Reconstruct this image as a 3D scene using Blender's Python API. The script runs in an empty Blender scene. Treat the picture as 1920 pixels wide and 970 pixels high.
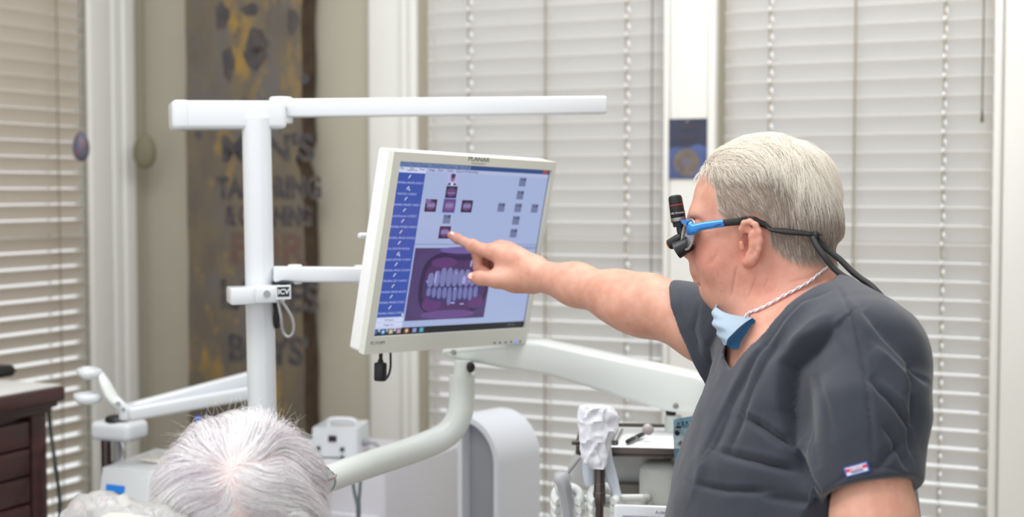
import bpy, bmesh, math, random
import numpy as np
from mathutils import Vector, Matrix, Euler
from mathutils.bvhtree import BVHTree
from mathutils import noise as mnoise
S = bpy.context.scene
COL = S.collection
random.seed(7); np.random.seed(7)

# ------------------------------------------------------------------ camera, sky, added lights, exposure
CAM = Vector((0, 0, 1.6)); PITCH = math.radians(2.8)
FPX = 1920 * 50 / 36
cam_d = bpy.data.cameras.new('camera'); cam = bpy.data.objects.new('camera', cam_d); COL.objects.link(cam)
cam.location = CAM; cam.rotation_euler = (math.pi / 2 - PITCH, 0, 0)
cam_d.lens = 50; cam_d.sensor_width = 36; cam_d.clip_start = 0.05
cam_d.dof.use_dof = True; cam_d.dof.focus_distance = 2.04; cam_d.dof.aperture_fstop = 3.2
S.camera = cam
S.view_settings.view_transform = 'Standard'; S.view_settings.look = 'None'
S.view_settings.gamma = 1; S.view_settings.use_curve_mapping = False
S.view_settings.exposure = 0.42
S.cycles.use_denoising = True
S.cycles.max_bounces = 8; S.cycles.transparent_max_bounces = 16

W = bpy.data.worlds.new('daylight'); S.world = W; W.use_nodes = True
W.node_tree.nodes['Background'].inputs[0].default_value = (0.97, 0.985, 1.0, 1)
W.node_tree.nodes['Background'].inputs[1].default_value = 0.90

def area_lamp(name, loc, target, size, power, color=(1, 1, 1)):
    d = bpy.data.lights.new(name, 'AREA'); d.shape = 'RECTANGLE'; d.size, d.size_y = size; d.energy = power; d.color = color
    o = bpy.data.objects.new(name, d); COL.objects.link(o); o.location = loc
    o.rotation_euler = (Vector(target) - Vector(loc)).to_track_quat('-Z', 'Y').to_euler()
    return o
area_lamp('added_overhead_light', (0.55, 2.45, 2.85), (0.45, 2.45, 0), (1.2, 0.6), 12, (1, .97, .93))  # unseen light added overhead for direction
area_lamp('added_overhead_light', (-0.65, 1.7, 2.85), (-0.3, 2.0, 1.0), (1.2, 0.9), 15, (1, .98, .95))  # unseen key light added above and left of the man

# ------------------------------------------------------------------ helpers
RT = Vector((1, 0, 0)); FW = Vector((0, math.cos(PITCH), -math.sin(PITCH))); UP = Vector((0, math.sin(PITCH), math.cos(PITCH)))
def ray(px, py): return FW + RT * ((px - 960) / FPX) - UP * ((py - 485) / FPX)
def P(px, py, d): return CAM + ray(px, py) * d
def mpx(d): return d / FPX                       # metres per pixel at depth d
def on_plane(px, py, p0, n):
    r = ray(px, py); return CAM + r * ((Vector(p0) - CAM).dot(n) / r.dot(n))
def proj(V):                                    # world array -> pixels, depth
    V = np.asarray(V, float) - np.array(CAM)
    d = V @ np.array(FW)
    return np.stack([960 + FPX * (V @ np.array(RT)) / d, 485 - FPX * (V @ np.array(UP)) / d], -1), d

def lin(c): return tuple(((v / 255) / 12.92 if v / 255 <= .04045 else ((v / 255 + .055) / 1.055) ** 2.4) for v in c)
MATS = {}
def mat(name, rgb, rough=.5, metal=0, var=0.0, vscale=20, bump=0, bscale=80, emit=0, trans=0, spec=None, alpha=1, coat=0, sss=0, sheen=0, rgb2=None, stretch=None):
    if name in MATS: return MATS[name]
    m = bpy.data.materials.new(name); m.use_nodes = True; nt = m.node_tree; b = nt.nodes['Principled BSDF']
    c = lin(rgb) + (1,)
    b.inputs['Base Color'].default_value = c; b.inputs['Roughness'].default_value = rough; b.inputs['Metallic'].default_value = metal
    if spec is not None: b.inputs['Specular IOR Level'].default_value = spec
    if trans: b.inputs['Transmission Weight'].default_value = trans
    if alpha < 1: b.inputs['Alpha'].default_value = alpha
    if coat: b.inputs['Coat Weight'].default_value = coat
    if sheen: b.inputs['Sheen Weight'].default_value = sheen
    if sss:
        b.inputs['Subsurface Weight'].default_value = sss; b.inputs['Subsurface Radius'].default_value = (1, .35, .2); b.inputs['Subsurface Scale'].default_value = .006
    if emit:
        b.inputs['Emission Color'].default_value = c; b.inputs['Emission Strength'].default_value = emit
        b.inputs['Base Color'].default_value = (0.01, 0.01, 0.01, 1)
    if var or bump or rgb2:
        tc = nt.nodes.new('ShaderNodeTexCoord'); mp = nt.nodes.new('ShaderNodeMapping'); nt.links.new(tc.outputs['Object'], mp.inputs[0])
        if stretch: mp.inputs['Scale'].default_value = stretch
    if var or rgb2:
        n = nt.nodes.new('ShaderNodeTexNoise'); n.inputs['Scale'].default_value = vscale; n.inputs['Detail'].default_value = 4
        nt.links.new(mp.outputs[0], n.inputs[0])
        mx = nt.nodes.new('ShaderNodeMix'); mx.data_type = 'RGBA'
        c2 = (lin(rgb2) + (1,)) if rgb2 else tuple(max(0, v * (1 - var)) for v in c[:3]) + (1,)
        mx.inputs[6].default_value = c; mx.inputs[7].default_value = c2
        rmp = nt.nodes.new('ShaderNodeValToRGB'); rmp.color_ramp.elements[0].position = .35; rmp.color_ramp.elements[1].position = .65
        nt.links.new(n.outputs[0], rmp.inputs[0]); nt.links.new(rmp.outputs[0], mx.inputs[0]); nt.links.new(mx.outputs[2], b.inputs['Base Color'])
    if bump:
        n2 = nt.nodes.new('ShaderNodeTexNoise'); n2.inputs['Scale'].default_value = bscale; n2.inputs['Detail'].default_value = 3
        nt.links.new(mp.outputs[0], n2.inputs[0])
        bp = nt.nodes.new('ShaderNodeBump'); bp.inputs['Strength'].default_value = bump; bp.inputs['Distance'].default_value = .002
        nt.links.new(n2.outputs[0], bp.inputs['Height']); nt.links.new(bp.outputs[0], b.inputs['Normal'])
    MATS[name] = m; return m

def tag(o, label=None, cat=None, group=None, kind=None):
    if label: o['label'] = label
    if cat: o['category'] = cat
    if group: o['group'] = group
    if kind: o['kind'] = kind
    return o
def thing(name, label, cat, loc, group=None):
    o = bpy.data.objects.new(name, None); o.empty_display_size = .05; COL.objects.link(o); o.location = loc
    return tag(o, label, cat, group)
def adopt(o, parent):
    if parent is None: return
    o.parent = parent
    p = parent; M = Matrix()
    chain = []
    while p is not None: chain.append(p); p = p.parent
    for q in reversed(chain): M = M @ q.matrix_parent_inverse @ q.matrix_basis if q.parent else q.matrix_basis.copy()
    o.matrix_parent_inverse = M.inverted()
def obj(name, bm, m, parent=None, smooth=True, angle=40):
    if isinstance(bm, bpy.types.Mesh): me = bm; me.name = name
    else:
        bmesh.ops.recalc_face_normals(bm, faces=bm.faces[:])
        me = bpy.data.meshes.new(name); bm.to_mesh(me); bm.free()
    for mm in (m if isinstance(m, (list, tuple)) else [m]): me.materials.append(mm)
    o = bpy.data.objects.new(name, me); COL.objects.link(o)
    if smooth:
        me.shade_smooth()
        if angle < 180: me.set_sharp_from_angle(angle=math.radians(angle))
    adopt(o, parent)
    return o
def BM(): return bmesh.new()
def merge(bm, t, M=None):
    me = bpy.data.meshes.new('t'); t.to_mesh(me); t.free()
    if M is not None: me.transform(M)
    bm.from_mesh(me); bpy.data.meshes.remove(me)
def basis(o, x, y, z):
    M = Matrix((x, y, z)).transposed().to_4x4(); M.translation = o; return M
def frame_z(z, hint=Vector((0, 0, 1))):
    z = Vector(z).normalized()
    if abs(z.dot(hint)) > .99: hint = Vector((0, 1, 0))
    x = hint.cross(z).normalized(); y = z.cross(x); return x, y, z
def box(bm, c, size, R=None, bevel=0, seg=2, vertical_only=False):
    t = bmesh.new(); bmesh.ops.create_cube(t, size=1)
    bmesh.ops.scale(t, vec=size, verts=t.verts)
    if bevel:
        es = [e for e in t.edges if not vertical_only or abs((e.verts[0].co - e.verts[1].co).normalized().z) > .9]
        bmesh.ops.bevel(t, geom=es, offset=bevel, segments=seg, profile=.5, affect='EDGES')
    M = Matrix.Translation(c) @ (R.to_4x4() if R is not None else Matrix())
    merge(bm, t, M)
def cyl(bm, a, b, r0, r1=None, n=24, bevel=0):
    if r1 is None: r1 = r0
    a, b = Vector(a), Vector(b); x, y, z = frame_z(b - a)
    L = (b - a).length
    prof = [(0, 0), (r0, 0), (r1, L), (0, L)]
    if bevel: prof = [(0, 0), (r0 - bevel, 0), (r0 - bevel * .3, bevel * .3), (r0, bevel), (r1, L - bevel), (r1 - bevel * .3, L - bevel * .3), (r1 - bevel, L), (0, L)]
    lathe(bm, prof, basis(a, x, y, z), n)
def lathe(bm, prof, M, n=24):
    rings = []
    for r, h in prof:
        if r < 1e-6: rings.append([bm.verts.new(M @ Vector((0, 0, h)))])
        else: rings.append([bm.verts.new(M @ Vector((r * math.cos(2 * math.pi * i / n), r * math.sin(2 * math.pi * i / n), h))) for i in range(n)])
    for A, B in zip(rings, rings[1:]):
        for i in range(n):
            j = (i + 1) % n
            f = [A[i % len(A)], A[j % len(A)], B[j % len(B)], B[i % len(B)]]
            u = []
            for v in f:
                if v not in u: u.append(v)
            if len(u) > 2:
                try: bm.faces.new(u)
                except ValueError: pass
def smooth_path(pts, n=8):
    pts = [Vector(p) for p in pts]; out = []
    for i in range(len(pts) - 1):
        p0 = pts[max(i - 1, 0)]; p1 = pts[i]; p2 = pts[i + 1]; p3 = pts[min(i + 2, len(pts) - 1)]
        for k in range(n):
            t = k / n
            out.append(.5 * ((2 * p1) + (p2 - p0) * t + (2 * p0 - 5 * p1 + 4 * p2 - p3) * t * t + (3 * p1 - p0 - 3 * p2 + p3) * t ** 3))
    out.append(pts[-1]); return out
def tube(bm, pts, r, n=12, smooth=8, squash=1.0, up=None):
    raw = [Vector(p) for p in pts]
    rr = list(r) if isinstance(r, (list, tuple)) else [r] * len(raw)
    if smooth and len(raw) > 2:
        P2 = smooth_path(raw, smooth)
        rr = [rr[min(int(i / smooth), len(rr) - 1)] * (1 - (i / smooth - int(i / smooth))) + rr[min(int(i / smooth) + 1, len(rr) - 1)] * (i / smooth - int(i / smooth)) for i in range(len(P2))]
    else: P2 = raw
    x = None; rings = []
    for i, p in enumerate(P2):
        t = (P2[min(i + 1, len(P2) - 1)] - P2[max(i - 1, 0)]).normalized()
        if x is None:
            x = (up.cross(t).normalized() if up is not None else frame_z(t)[0])
        else:
            x = (x - t * x.dot(t)).normalized()
        y = t.cross(x)
        rings.append([bm.verts.new(p + rr[i] * (math.cos(2 * math.pi * k / n) * x + squash * math.sin(2 * math.pi * k / n) * y)) for k in range(n)])
    for A, B in zip(rings, rings[1:]):
        for k in range(n): bm.faces.new((A[k], A[(k + 1) % n], B[(k + 1) % n], B[k]))
    bm.faces.new(rings[0][::-1]); bm.faces.new(rings[-1])
def prism(bm, pts2, M, depth, bevel=0):
    """polygon in the local XY of M, extruded depth along local +Z"""
    t = bmesh.new()
    A = [t.verts.new((p[0], p[1], 0)) for p in pts2]; B = [t.verts.new((p[0], p[1], depth)) for p in pts2]
    n = len(pts2)
    f0 = t.faces.new(A[::-1]); f1 = t.faces.new(B)
    for i in range(n): t.faces.new((A[i], A[(i + 1) % n], B[(i + 1) % n], B[i]))
    bmesh.ops.recalc_face_normals(t, faces=t.faces[:])
    if bevel:
        es = [e for e in t.edges if abs(e.verts[0].co.z - e.verts[1].co.z) < 1e-7]
        bmesh.ops.bevel(t, geom=es, offset=bevel, segments=3, profile=.5, affect='EDGES')
    bmesh.ops.triangulate(t, faces=[f for f in t.faces if len(f.verts) > 4])
    merge(bm, t, M)
def sphere(bm, c, r, scale=(1, 1, 1), R=None, u=24, v=16):
    t = bmesh.new(); bmesh.ops.create_uvsphere(t, u_segments=u, v_segments=v, radius=r)
    M = Matrix.Translation(c) @ (R.to_4x4() if R is not None else Matrix()) @ Matrix.Diagonal((*scale, 1))
    merge(bm, t, M)
def poly(bm, pts, idx=0):
    f = bm.faces.new([bm.verts.new(p) for p in pts]); f.material_index = idx; return f
def arcpts(cx, cy, r, a0, a1, n):
    return [(cx + r * math.cos(math.radians(a0 + (a1 - a0) * i / n)), cy + r * math.sin(math.radians(a0 + (a1 - a0) * i / n))) for i in range(n + 1)]
def rrect(w, h, r, n=5):
    o = []
    for sx, sy, a in ((1, 1, 0), (-1, 1, 90), (-1, -1, 180), (1, -1, 270)):
        o += arcpts(sx * (w / 2 - r), sy * (h / 2 - r), r, a, a + 90, n)
    return o
def text_mesh(body, size, M, depth=.0004, align='CENTER', bold=0, xs=1.0):
    c = bpy.data.curves.new('lettering', 'FONT'); c.body = body; c.size = size; c.align_x = align; c.align_y = 'CENTER'
    c.extrude = depth; c.offset = bold; c.resolution_u = 3
    o = bpy.data.objects.new('t', c); COL.objects.link(o)
    dg = bpy.context.evaluated_depsgraph_get(); me = bpy.data.meshes.new_from_object(o.evaluated_get(dg))
    bpy.data.objects.remove(o); bpy.data.curves.remove(c)
    me.transform(M @ Matrix.Diagonal((xs, 1, 1, 1)))
    return me
def add_text(bm, *a, **k):
    me = text_mesh(*a, **k); n0 = len(bm.faces); bm.from_mesh(me); bpy.data.meshes.remove(me)
# ------------------------------------------------------------------ the room
TH = math.radians(25)
E1 = Vector((math.cos(TH), -math.sin(TH), 0)); NB = Vector((-math.sin(TH), -math.cos(TH), 0))      # along the back wall, into the room
E2 = Vector((-math.sin(TH), -math.cos(TH), 0)); NL = Vector((math.cos(TH), -math.sin(TH), 0))      # along the left wall, into the room
CORNER = Vector((-1.117, 4.319, 0)); ZV = Vector((0, 0, 1))
RB = Matrix((E1, -NB, ZV)).transposed()      # box axes: along wall, depth, up
RL = Matrix((E2, -NL, ZV)).transposed()
def ub(px, py=430): return (on_plane(px, py, CORNER, NB) - CORNER).dot(E1)
def ul(px, py=430): return (on_plane(px, py, CORNER, NL) - CORNER).dot(E2)
M_wall = mat('wall_paint', (186, 180, 164), .85, var=.03, vscale=3, bump=.08, bscale=150)
M_trim = mat('trim_paint', (232, 232, 227), .38, var=.02, vscale=6)
M_floor = mat('floor_vinyl', (205, 198, 186), .5, var=.08, vscale=5)
M_glass = mat('window_glass', (250, 252, 252), .02, trans=1.0)
ZW0, ZW1 = .42, 2.5
def struct(name, bm, m, parent=None, **k):
    o = obj(name, bm, m, parent, **k)
    if parent is None: o['kind'] = 'structure'
    return o
def wall(name, org, R, e, n, spans, length):
    """wall slab, 14 cm thick, with window openings (u0,u1) from ZW0 to ZW1"""
    b = BM(); H = 2.9; T = .07
    def piece(u0, u1, z0, z1):
        if u1 - u0 > 1e-4: box(b, org + e * ((u0 + u1) / 2) - n * (T / 2) + ZV * ((z0 + z1) / 2), (u1 - u0, T, z1 - z0), R)
    u = -.14 if name == 'wall_back' else 0
    for a, c in spans:
        piece(u, a, 0, H); piece(a, c, 0, ZW0); piece(a, c, ZW1, H); u = c
    piece(u, length, 0, H)
    struct(name, b, M_wall, smooth=False)
w2a, w2b = ub(786), ub(1249); w3a, w3b = ub(1346), ub(1862)
wl_a = ul(164); wl_b = wl_a + 1.0
wall('wall_back', CORNER, RB, E1, NB, [(w2a, w2b), (w3a, w3b)], w3b + 1.05)
wall('wall_left', CORNER, RL, E2, NL, [(wl_a - .05, wl_b)], 3.2)
M_wall2 = mat('blocker_wall_paint', (150, 145, 134), .85, var=.03, vscale=3)  # darker tone so the added wall bounces less light
o_r = CORNER + E1 * (w3b + 1.05); b = BM(); box(b, o_r + NB * 1.2 + E1 * .035 + ZV * 1.45, (.07, 2.4, 2.9), RB); struct('ambient_blocker_wall', b, M_wall2, smooth=False)  # unseen wall added to block ambient light from the right
b = BM(); box(b, (0, 2.0, -.03), (8, 8, .06)); struct('floor', b, M_floor, smooth=False)

def window(k, org, R, e, n, u0, u1):
    b = BM(); w = .03; dp = -.06
    def bar(ua, ub_, za, zb, t=.02, d=dp): box(b, org + e * ((ua + ub_) / 2) + n * d + ZV * ((za + zb) / 2), (ub_ - ua, t, zb - za), R, .003, 1)
    bar(u0, u0 + w, ZW0, ZW1); bar(u1 - w, u1, ZW0, ZW1); bar(u0 + w, u1 - w, ZW0, ZW0 + w); bar(u0 + w, u1 - w, ZW1 - w, ZW1)
    zm = (ZW0 + ZW1) / 2; bar(u0 + w, u1 - w, zm - .02, zm + .02)
    o = struct('window_%d' % k, b, M_trim)
    g = BM(); box(g, org + e * ((u0 + u1) / 2) + n * dp + ZV * ((ZW0 + ZW1) / 2), (u1 - u0 - .06, .004, ZW1 - ZW0 - .06), R)
    obj('pane', g, M_glass, o, smooth=False)
    s = BM(); box(s, org + e * ((u0 + u1) / 2) + n * .02 + ZV * (ZW0 - .015), (u1 - u0 + .16, .1, .03), R, .006, 2); obj('window_sill', s, M_trim, o)
window(1, CORNER, RL, E2, NL, wl_a - .05, wl_b); window(2, CORNER, RB, E1, NB, w2a, w2b); window(3, CORNER, RB, E1, NB, w3a, w3b)

def casing(name, org, R, e, n, u0, u1, steps, z0=0, z1=2.72):
    """upright moulding made of stepped strips: (fraction from, to, thickness)"""
    b = BM()
    for f0, f1, t in steps:
        a, c = u0 + (u1 - u0) * f0, u0 + (u1 - u0) * f1
        box(b, org + e * ((a + c) / 2) + n * (t / 2) + ZV * ((z0 + z1) / 2), (c - a, t, z1 - z0), R, min(.006, t * .3, (c - a) * .3), 3)
    struct(name, b, M_trim)
casing('trim_1', CORNER, RL, E2, NL, ul(243), wl_a, [(0, .28, .03), (.28, .5, .022), (.5, 1, .018)])
casing('trim_2', CORNER, RB, E1, NB, ub(698), w2a, [(0, .72, .02), (.72, .84, .032), (.84, 1, .016)])
casing('trim_3', CORNER, RB, E1, NB, w2b, w3a, [(0, .11, .03), (.11, .84, .022), (.84, 1, .03)])
casing('trim_4', CORNER, RB, E1, NB, w3b, w3b + .16, [(0, .12, .03), (.12, .62, .02), (.62, .66, .014), (.66, 1, .024)])
for nm, R, e, n, L in (('baseboard_back', RB, E1, NB, 3.4), ('baseboard_left', RL, E2, NL, 2.9)):
    b = BM(); box(b, CORNER + e * (L / 2 + .03) + n * .009 + ZV * .06, (L, .016, .12), R, .004, 2); struct(nm, b, M_trim)

# ------------------------------------------------------------------ venetian blinds
def slat_mat(name, rgb, tint=(1, .93, .85, 1), tf=.30):
    m = mat(name, rgb, .42, var=.02, vscale=8)
    nt = m.node_tree; b = nt.nodes['Principled BSDF']; out = nt.nodes['Material Output']
    tr = nt.nodes.new('ShaderNodeBsdfTranslucent'); tr.inputs[0].default_value = tint
    mx = nt.nodes.new('ShaderNodeMixShader'); mx.inputs[0].default_value = tf
    nt.links.new(b.outputs[0], mx.inputs[1]); nt.links.new(tr.outputs[0], mx.inputs[2]); nt.links.new(mx.outputs[0], out.inputs[0]); return m
M_slat = slat_mat('blind_slat', (242, 242, 241), (1, .985, .965, 1), .5); M_slatL = slat_mat('blind_slat_warm', (236, 229, 219), (1, .95, .89, 1), .38)
M_cord = mat('blind_cord', (150, 138, 118), .8); M_leak = mat('light_leak_dot', (250, 248, 245), .25); M_dcord = mat('dark_cord', (96, 82, 68), .8)
def blind(label, org, e, n, u0, u1, off, cords, m, tilt, zoff=0, pull=None, leak_cords=()):
    root = thing('venetian_blind', label, 'window blind', org + e * ((u0 + u1) / 2) + n * off + ZV * ZW0, 'white window blinds')
    pitch, wd, th = .044, .05, .003
    ct, st = math.cos(tilt), math.sin(tilt)
    b = BM(); z = ZW0 + .06
    nw = 5; cuts = sorted([u0 + .004, u1 - .004] + [c + s * .004 for c in leak_cords for s in (-1, 1)])
    while z < ZW1 - .06:
        for a, c in zip(cuts, cuts[1:]):
            gap = any(abs((a + c) / 2 - q) < .003 for q in leak_cords)
            for part in ((-.5, -.14), (.14, .5)) if gap else ((-.5, .5),):
                rows = []
                for side in (1, -1):
                    for i in range(nw + 1):
                        s = part[0] + (part[1] - part[0]) * i / nw
                        if side < 0: s = part[0] + part[1] - s
                        crown = .0025 * (1 - (2 * s) ** 2)
                        y = s * wd * ct * -1 + (crown + side * th / 2) * -st     # s=+.5 is the room edge, raised
                        zz = s * wd * st + (crown + side * th / 2) * -ct * -1
                        rows.append((s * wd * ct - (crown + side * th / 2) * st, s * wd * st + (crown + side * th / 2) * ct))
                va = [b.verts.new(org + e * a + n * (off + r[0]) + ZV * (z + r[1])) for r in rows]
                vc = [b.verts.new(org + e * c + n * (off + r[0]) + ZV * (z + r[1])) for r in rows]
                k = len(rows)
                for i in range(k): b.faces.new((va[i], va[(i + 1) % k], vc[(i + 1) % k], vc[i]))
                b.faces.new(va); b.faces.new(vc[::-1])
        z += pitch
    obj('slats', b, m, root, angle=35)
    R = Matrix((e, -n, ZV)).transposed(); ax = (u0 + u1) / 2
    h = BM(); box(h, org + e * ax + n * off + ZV * (ZW1 - .03), (u1 - u0 - .01, .055, .05), R, .004, 2); obj('headrail', h, m, root)
    h = BM(); box(h, org + e * ax + n * off + ZV * (ZW0 + .018), (u1 - u0 - .01, .05, .022), R, .005, 2); obj('bottom_rail', h, m, root)
    for c in cords:
        t = BM(); f = wd / 2 * ct + .004
        for d in (f, -f): box(t, org + e * c + n * (off + d) + ZV * ((ZW0 + ZW1) / 2), (.0045, .0012, ZW1 - ZW0 - .07), R)
        obj('ladder_cord', t, M_cord, root, smooth=False)
    for c in leak_cords:
        t = BM(); f = wd / 2 * ct + .0035; zz = ZW0 + .06 + pitch * .5
        box(t, org + e * c + n * (off + f) + ZV * ((ZW0 + ZW1) / 2), (.0035, .001, ZW1 - ZW0 - .07), R)
        while zz < ZW1 - .1:
            sphere(t, org + e * c + n * (off + f + .002) + ZV * zz, .0042, (.8, .8, 1.5), None, 10, 8); zz += pitch  # white dots stand in for daylight leaking through the cord holes
        for fc in t.faces: fc.material_index = 1 if len(fc.verts) and (fc.calc_center_median() - (org + e * c)).dot(n) > off + f + .0006 else 0
        obj('lift_cord', t, [M_cord, M_leak], root)
    if pull:
        t = BM(); c, zb = pull
        tube(t, [org + e * c + n * (off + .034) + ZV * (ZW1 - .06), org + e * c + n * (off + .034) + ZV * zb], .0016, 8, 0)
        cyl(t, org + e * c + n * (off + .034) + ZV * (zb - .03), org + e * c + n * (off + .034) + ZV * zb, .004, .002, 10)
        obj('pull_cord', t, M_dcord, root)
    return root
TILT = math.radians(57)
blind('off-white slatted blind on the side window behind the dark wooden dresser', CORNER, E2, NL, wl_a + .006, wl_b - .006, -.012, [ul(108), ul(108) + .45], M_slatL, math.radians(51))
blind('off-white slatted blind behind the monitor and the pointing hand', CORNER, E1, NB, w2a + .012, w2b - .004, -.035, [ub(1017)], M_slat, TILT, leak_cords=[ub(873), ub(1168)], pull=(ub(1221), 1.15))
blind('off-white slatted blind behind the head of the man in dark scrubs', CORNER, E1, NB, w3a + .004, w3b - .004, -.035, [ub(1597)], M_slat, TILT, leak_cords=[ub(1437), ub(1764)], pull=(ub(1838), on_plane(1838, 205, CORNER, NB).z))
# ------------------------------------------------------------------ materials for the equipment
M_white = mat('white_enamel', (214, 218, 223), .25, coat=.3, var=.015, vscale=5)
M_cream = mat('off_white_plastic', (226, 231, 229), .35, var=.015, vscale=5)
M_black = mat('black_plastic', (22, 23, 27), .4, var=.2, vscale=30)
M_rubber = mat('black_rubber', (30, 31, 35), .6, var=.1, vscale=60)
M_steel = mat('brushed_steel', (160, 155, 152), .3, metal=.9, var=.1, vscale=40)
M_dsteel = mat('dark_steel', (104, 96, 93), .32, metal=.8, var=.1, vscale=40)
M_grey = mat('grey_plastic', (150, 154, 158), .45, var=.04)
M_greyd = mat('shaded_grey_plastic', (146, 149, 156), .6, var=.03)

# ------------------------------------------------------------------ equipment post with top housing, rail and monitor bracket
pt, pb = P(481, 243, 2.52), P(491.5, 760, 2.545)
dirp = (pt - pb).normalized()
foot = pb - dirp * ((pb.z - .02) / dirp.z)
post = thing('equipment_post', 'tall white post with a long horizontal top rail, left of the monitor', 'equipment post', (foot.x, foot.y, 0))
b = BM(); cyl(b, foot, pt + dirp * .02, .0255, .0255, 40); obj('pole', b, M_white, post)
b = BM(); cyl(b, (foot.x, foot.y, 0), (foot.x, foot.y, .025), .09, .085, 40, .004); obj('base_plate', b, M_white, post)
ha, hb = P(320, 217, 2.5), P(531, 217, 2.56)
hx = (hb - ha).normalized(); hy = ZV.cross(hx).normalized(); RH = Matrix((hx, hy, hx.cross(hy))).transposed()
mid = (ha + hb) / 2; hl = (hb - ha).length
b = BM(); box(b, mid, (hl, .085, .05), RH, .008, 4); obj('top_housing', b, M_white, post)
b = BM(); box(b, ha + hx * .0155, (.033, .0865, .0515), RH, .0085, 4); obj('housing_end_cap', b, M_white, post)
ra, rb_ = P(531, 203.5, 2.56), P(1133, 197.5, 2.72)
rx = (rb_ - ra).normalized(); ry = ZV.cross(rx).normalized(); RR = Matrix((rx, ry, rx.cross(ry))).transposed()
b = BM(); box(b, (ra + rb_) / 2, ((rb_ - ra).length, .04, .0335), RR, .004, 3); rl = obj('rail_arm', b, M_white, post)
b = BM(); cyl(b, P(527, 207, 2.56) - ZV * .024, P(527, 207, 2.56) + ZV * .024, .021, .021, 30, .004); jt = obj('swivel_joint', b, M_cream, post)
b = BM(); c0 = P(527, 206, 2.56) - hy * .019; cyl(b, c0, c0 - hy * .006, .007, .006, 16); obj('joint_screw', b, M_dsteel, jt)
# clamp with its plate
cc = P(489, 552.5, 2.52)
b = BM(); box(b, P(459, 553.5, 2.50), (mpx(2.5) * 61, .07, mpx(2.5) * 31), RH, .004, 2); cl = obj('clamp_collar', b, M_white, post)
b = BM(); box(b, P(502, 551, 2.50), (mpx(2.5) * 56, .066, mpx(2.5) * 31), RH, .005, 2); obj('clamp_jaw', b, M_white, cl)
b = BM(); c0 = P(500, 551, 2.468) ; cyl(b, c0 + hy * .006, c0 - hy * .004, .006, .006, 18); obj('clamp_screw', b, M_grey, cl)
pl = P(531, 548.5, 2.459); PLx = hx; PLn = -hy
MP = basis(pl, PLx, ZV, PLn)
b = BM(); box(b, pl, (mpx(2.46) * 29, .003, mpx(2.46) * 27), RH, .0008, 1); pp = obj('name_plate', b, M_white, cl)
b = BM(); box(b, pl - hy * .0019 + ZV * .001, (mpx(2.46) * 22, .001, mpx(2.46) * 18), RH); obj('plate_field', b, M_black, pp, smooth=False)
b = BM(); add_text(b, 'ICV', .0125, basis(pl - hy * .0028 + ZV * .001, PLx, ZV, PLn), .0003, bold=.0004, xs=1.0); obj('lettering', b, M_white, pp, smooth=False)
# bracket arm reaching behind the monitor
ba, bb = P(512, 514, 2.52), P(760, 516, 2.585)
bx_ = (bb - ba).normalized(); by_ = ZV.cross(bx_).normalized(); RK = Matrix((bx_, by_, bx_.cross(by_))).transposed()
b = BM(); box(b, (ba + bb) / 2, ((bb - ba).length, .03, .0275), RK, .004, 3); br = obj('bracket_arm', b, M_white, post)
for px in (553, 683):
    b = BM(); c0 = ba + bx_ * ((P(px, 515, 2.53) - ba).dot(bx_)); cyl(b, c0 - ZV * .0175, c0 + ZV * .0175, .013, .013, 24, .003); obj('bracket_joint', b, M_white, br)
b = BM(); tube(b, [P(512, 532, 2.52), P(530, 530, 2.51), P(548, 533, 2.51), P(528, 541, 2.5)], .004, 10); tube(b, [P(516, 563, 2.53), P(520, 580, 2.53), P(518, 600, 2.53), P(519, 612, 2.54)], .006, 10); obj('black_cable', b, M_rubber, post)
M_wire = mat('grey_wire', (168, 168, 170), .3, trans=.2)
b = BM(); tube(b, [P(524, 560, 2.47), P(536, 576, 2.47), P(549, 600, 2.475), P(550, 622, 2.48), P(541, 632, 2.48), P(531, 622, 2.48), P(527, 595, 2.47), P(521, 563, 2.47)], .0026, 10)
obj('cable_loop', b, M_wire, post)

# ------------------------------------------------------------------ monitor
cr = [-.08355569, .0161283, -2.51337075]
MC = CAM + RT * cr[0] + UP * cr[1] - FW * cr[2]
def c2w(v): return (RT * v[0] + UP * v[1] - FW * v[2]).normalized()
MX, MY, MN = c2w((0.6867105, 0.00477533, -0.72691532)), c2w((0.16121257, 0.97407719, 0.15869511)), c2w((0.70882945, -0.22616548, 0.66813919))
def sxy(px, py, h=0):
    q = on_plane(px, py, MC + MN * h, MN) - MC; return q.dot(MX), q.dot(MY)
MM = basis(MC, MX, MY, MN)
mon = thing('monitor', 'white flat monitor showing dental pictures, touched by a pointing finger', 'monitor', MC - MN * .03)
c1 = [sxy(736, 287, .006), sxy(1045.6, 301.7, .006), sxy(985.6, 644, .006), sxy(685.4, 665, .006)]
L_, R_ = (c1[0][0] + c1[3][0]) / 2, (c1[1][0] + c1[2][0]) / 2
T_, B_ = (c1[0][1] + c1[1][1]) / 2, (c1[2][1] + c1[3][1]) / 2
sw, sh = .376 / 2, .301 / 2
M_bez = mat('monitor_casing', (216, 219, 211), .42, var=.01, vscale=5, bump=.03, bscale=900)
RM = Matrix((MX, MY, MN)).transposed()
b = BM()
for (a, c, d, e_) in ((L_, R_, sh, T_), (L_, R_, B_, -sh), (L_, -sw, -sh, sh), (sw, R_, -sh, sh)):
    box(b, MC + MX * ((a + c) / 2) + MY * ((d + e_) / 2) + MN * -.001, (c - a, e_ - d, .014), RM)
bmesh.ops.remove_doubles(b, verts=b.verts, dist=1e-5)
obj('bezel', b, M_bez, mon)
M_case = mat('monitor_back', (238, 240, 242), .35, var=.01, vscale=5)
b = BM(); prism(b, rrect(R_ - L_, T_ - B_, .006), basis(MC + MX * ((L_ + R_) / 2) + MY * ((T_ + B_) / 2) - MN * .034, MX, MY, MN), .027, .003)
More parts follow.
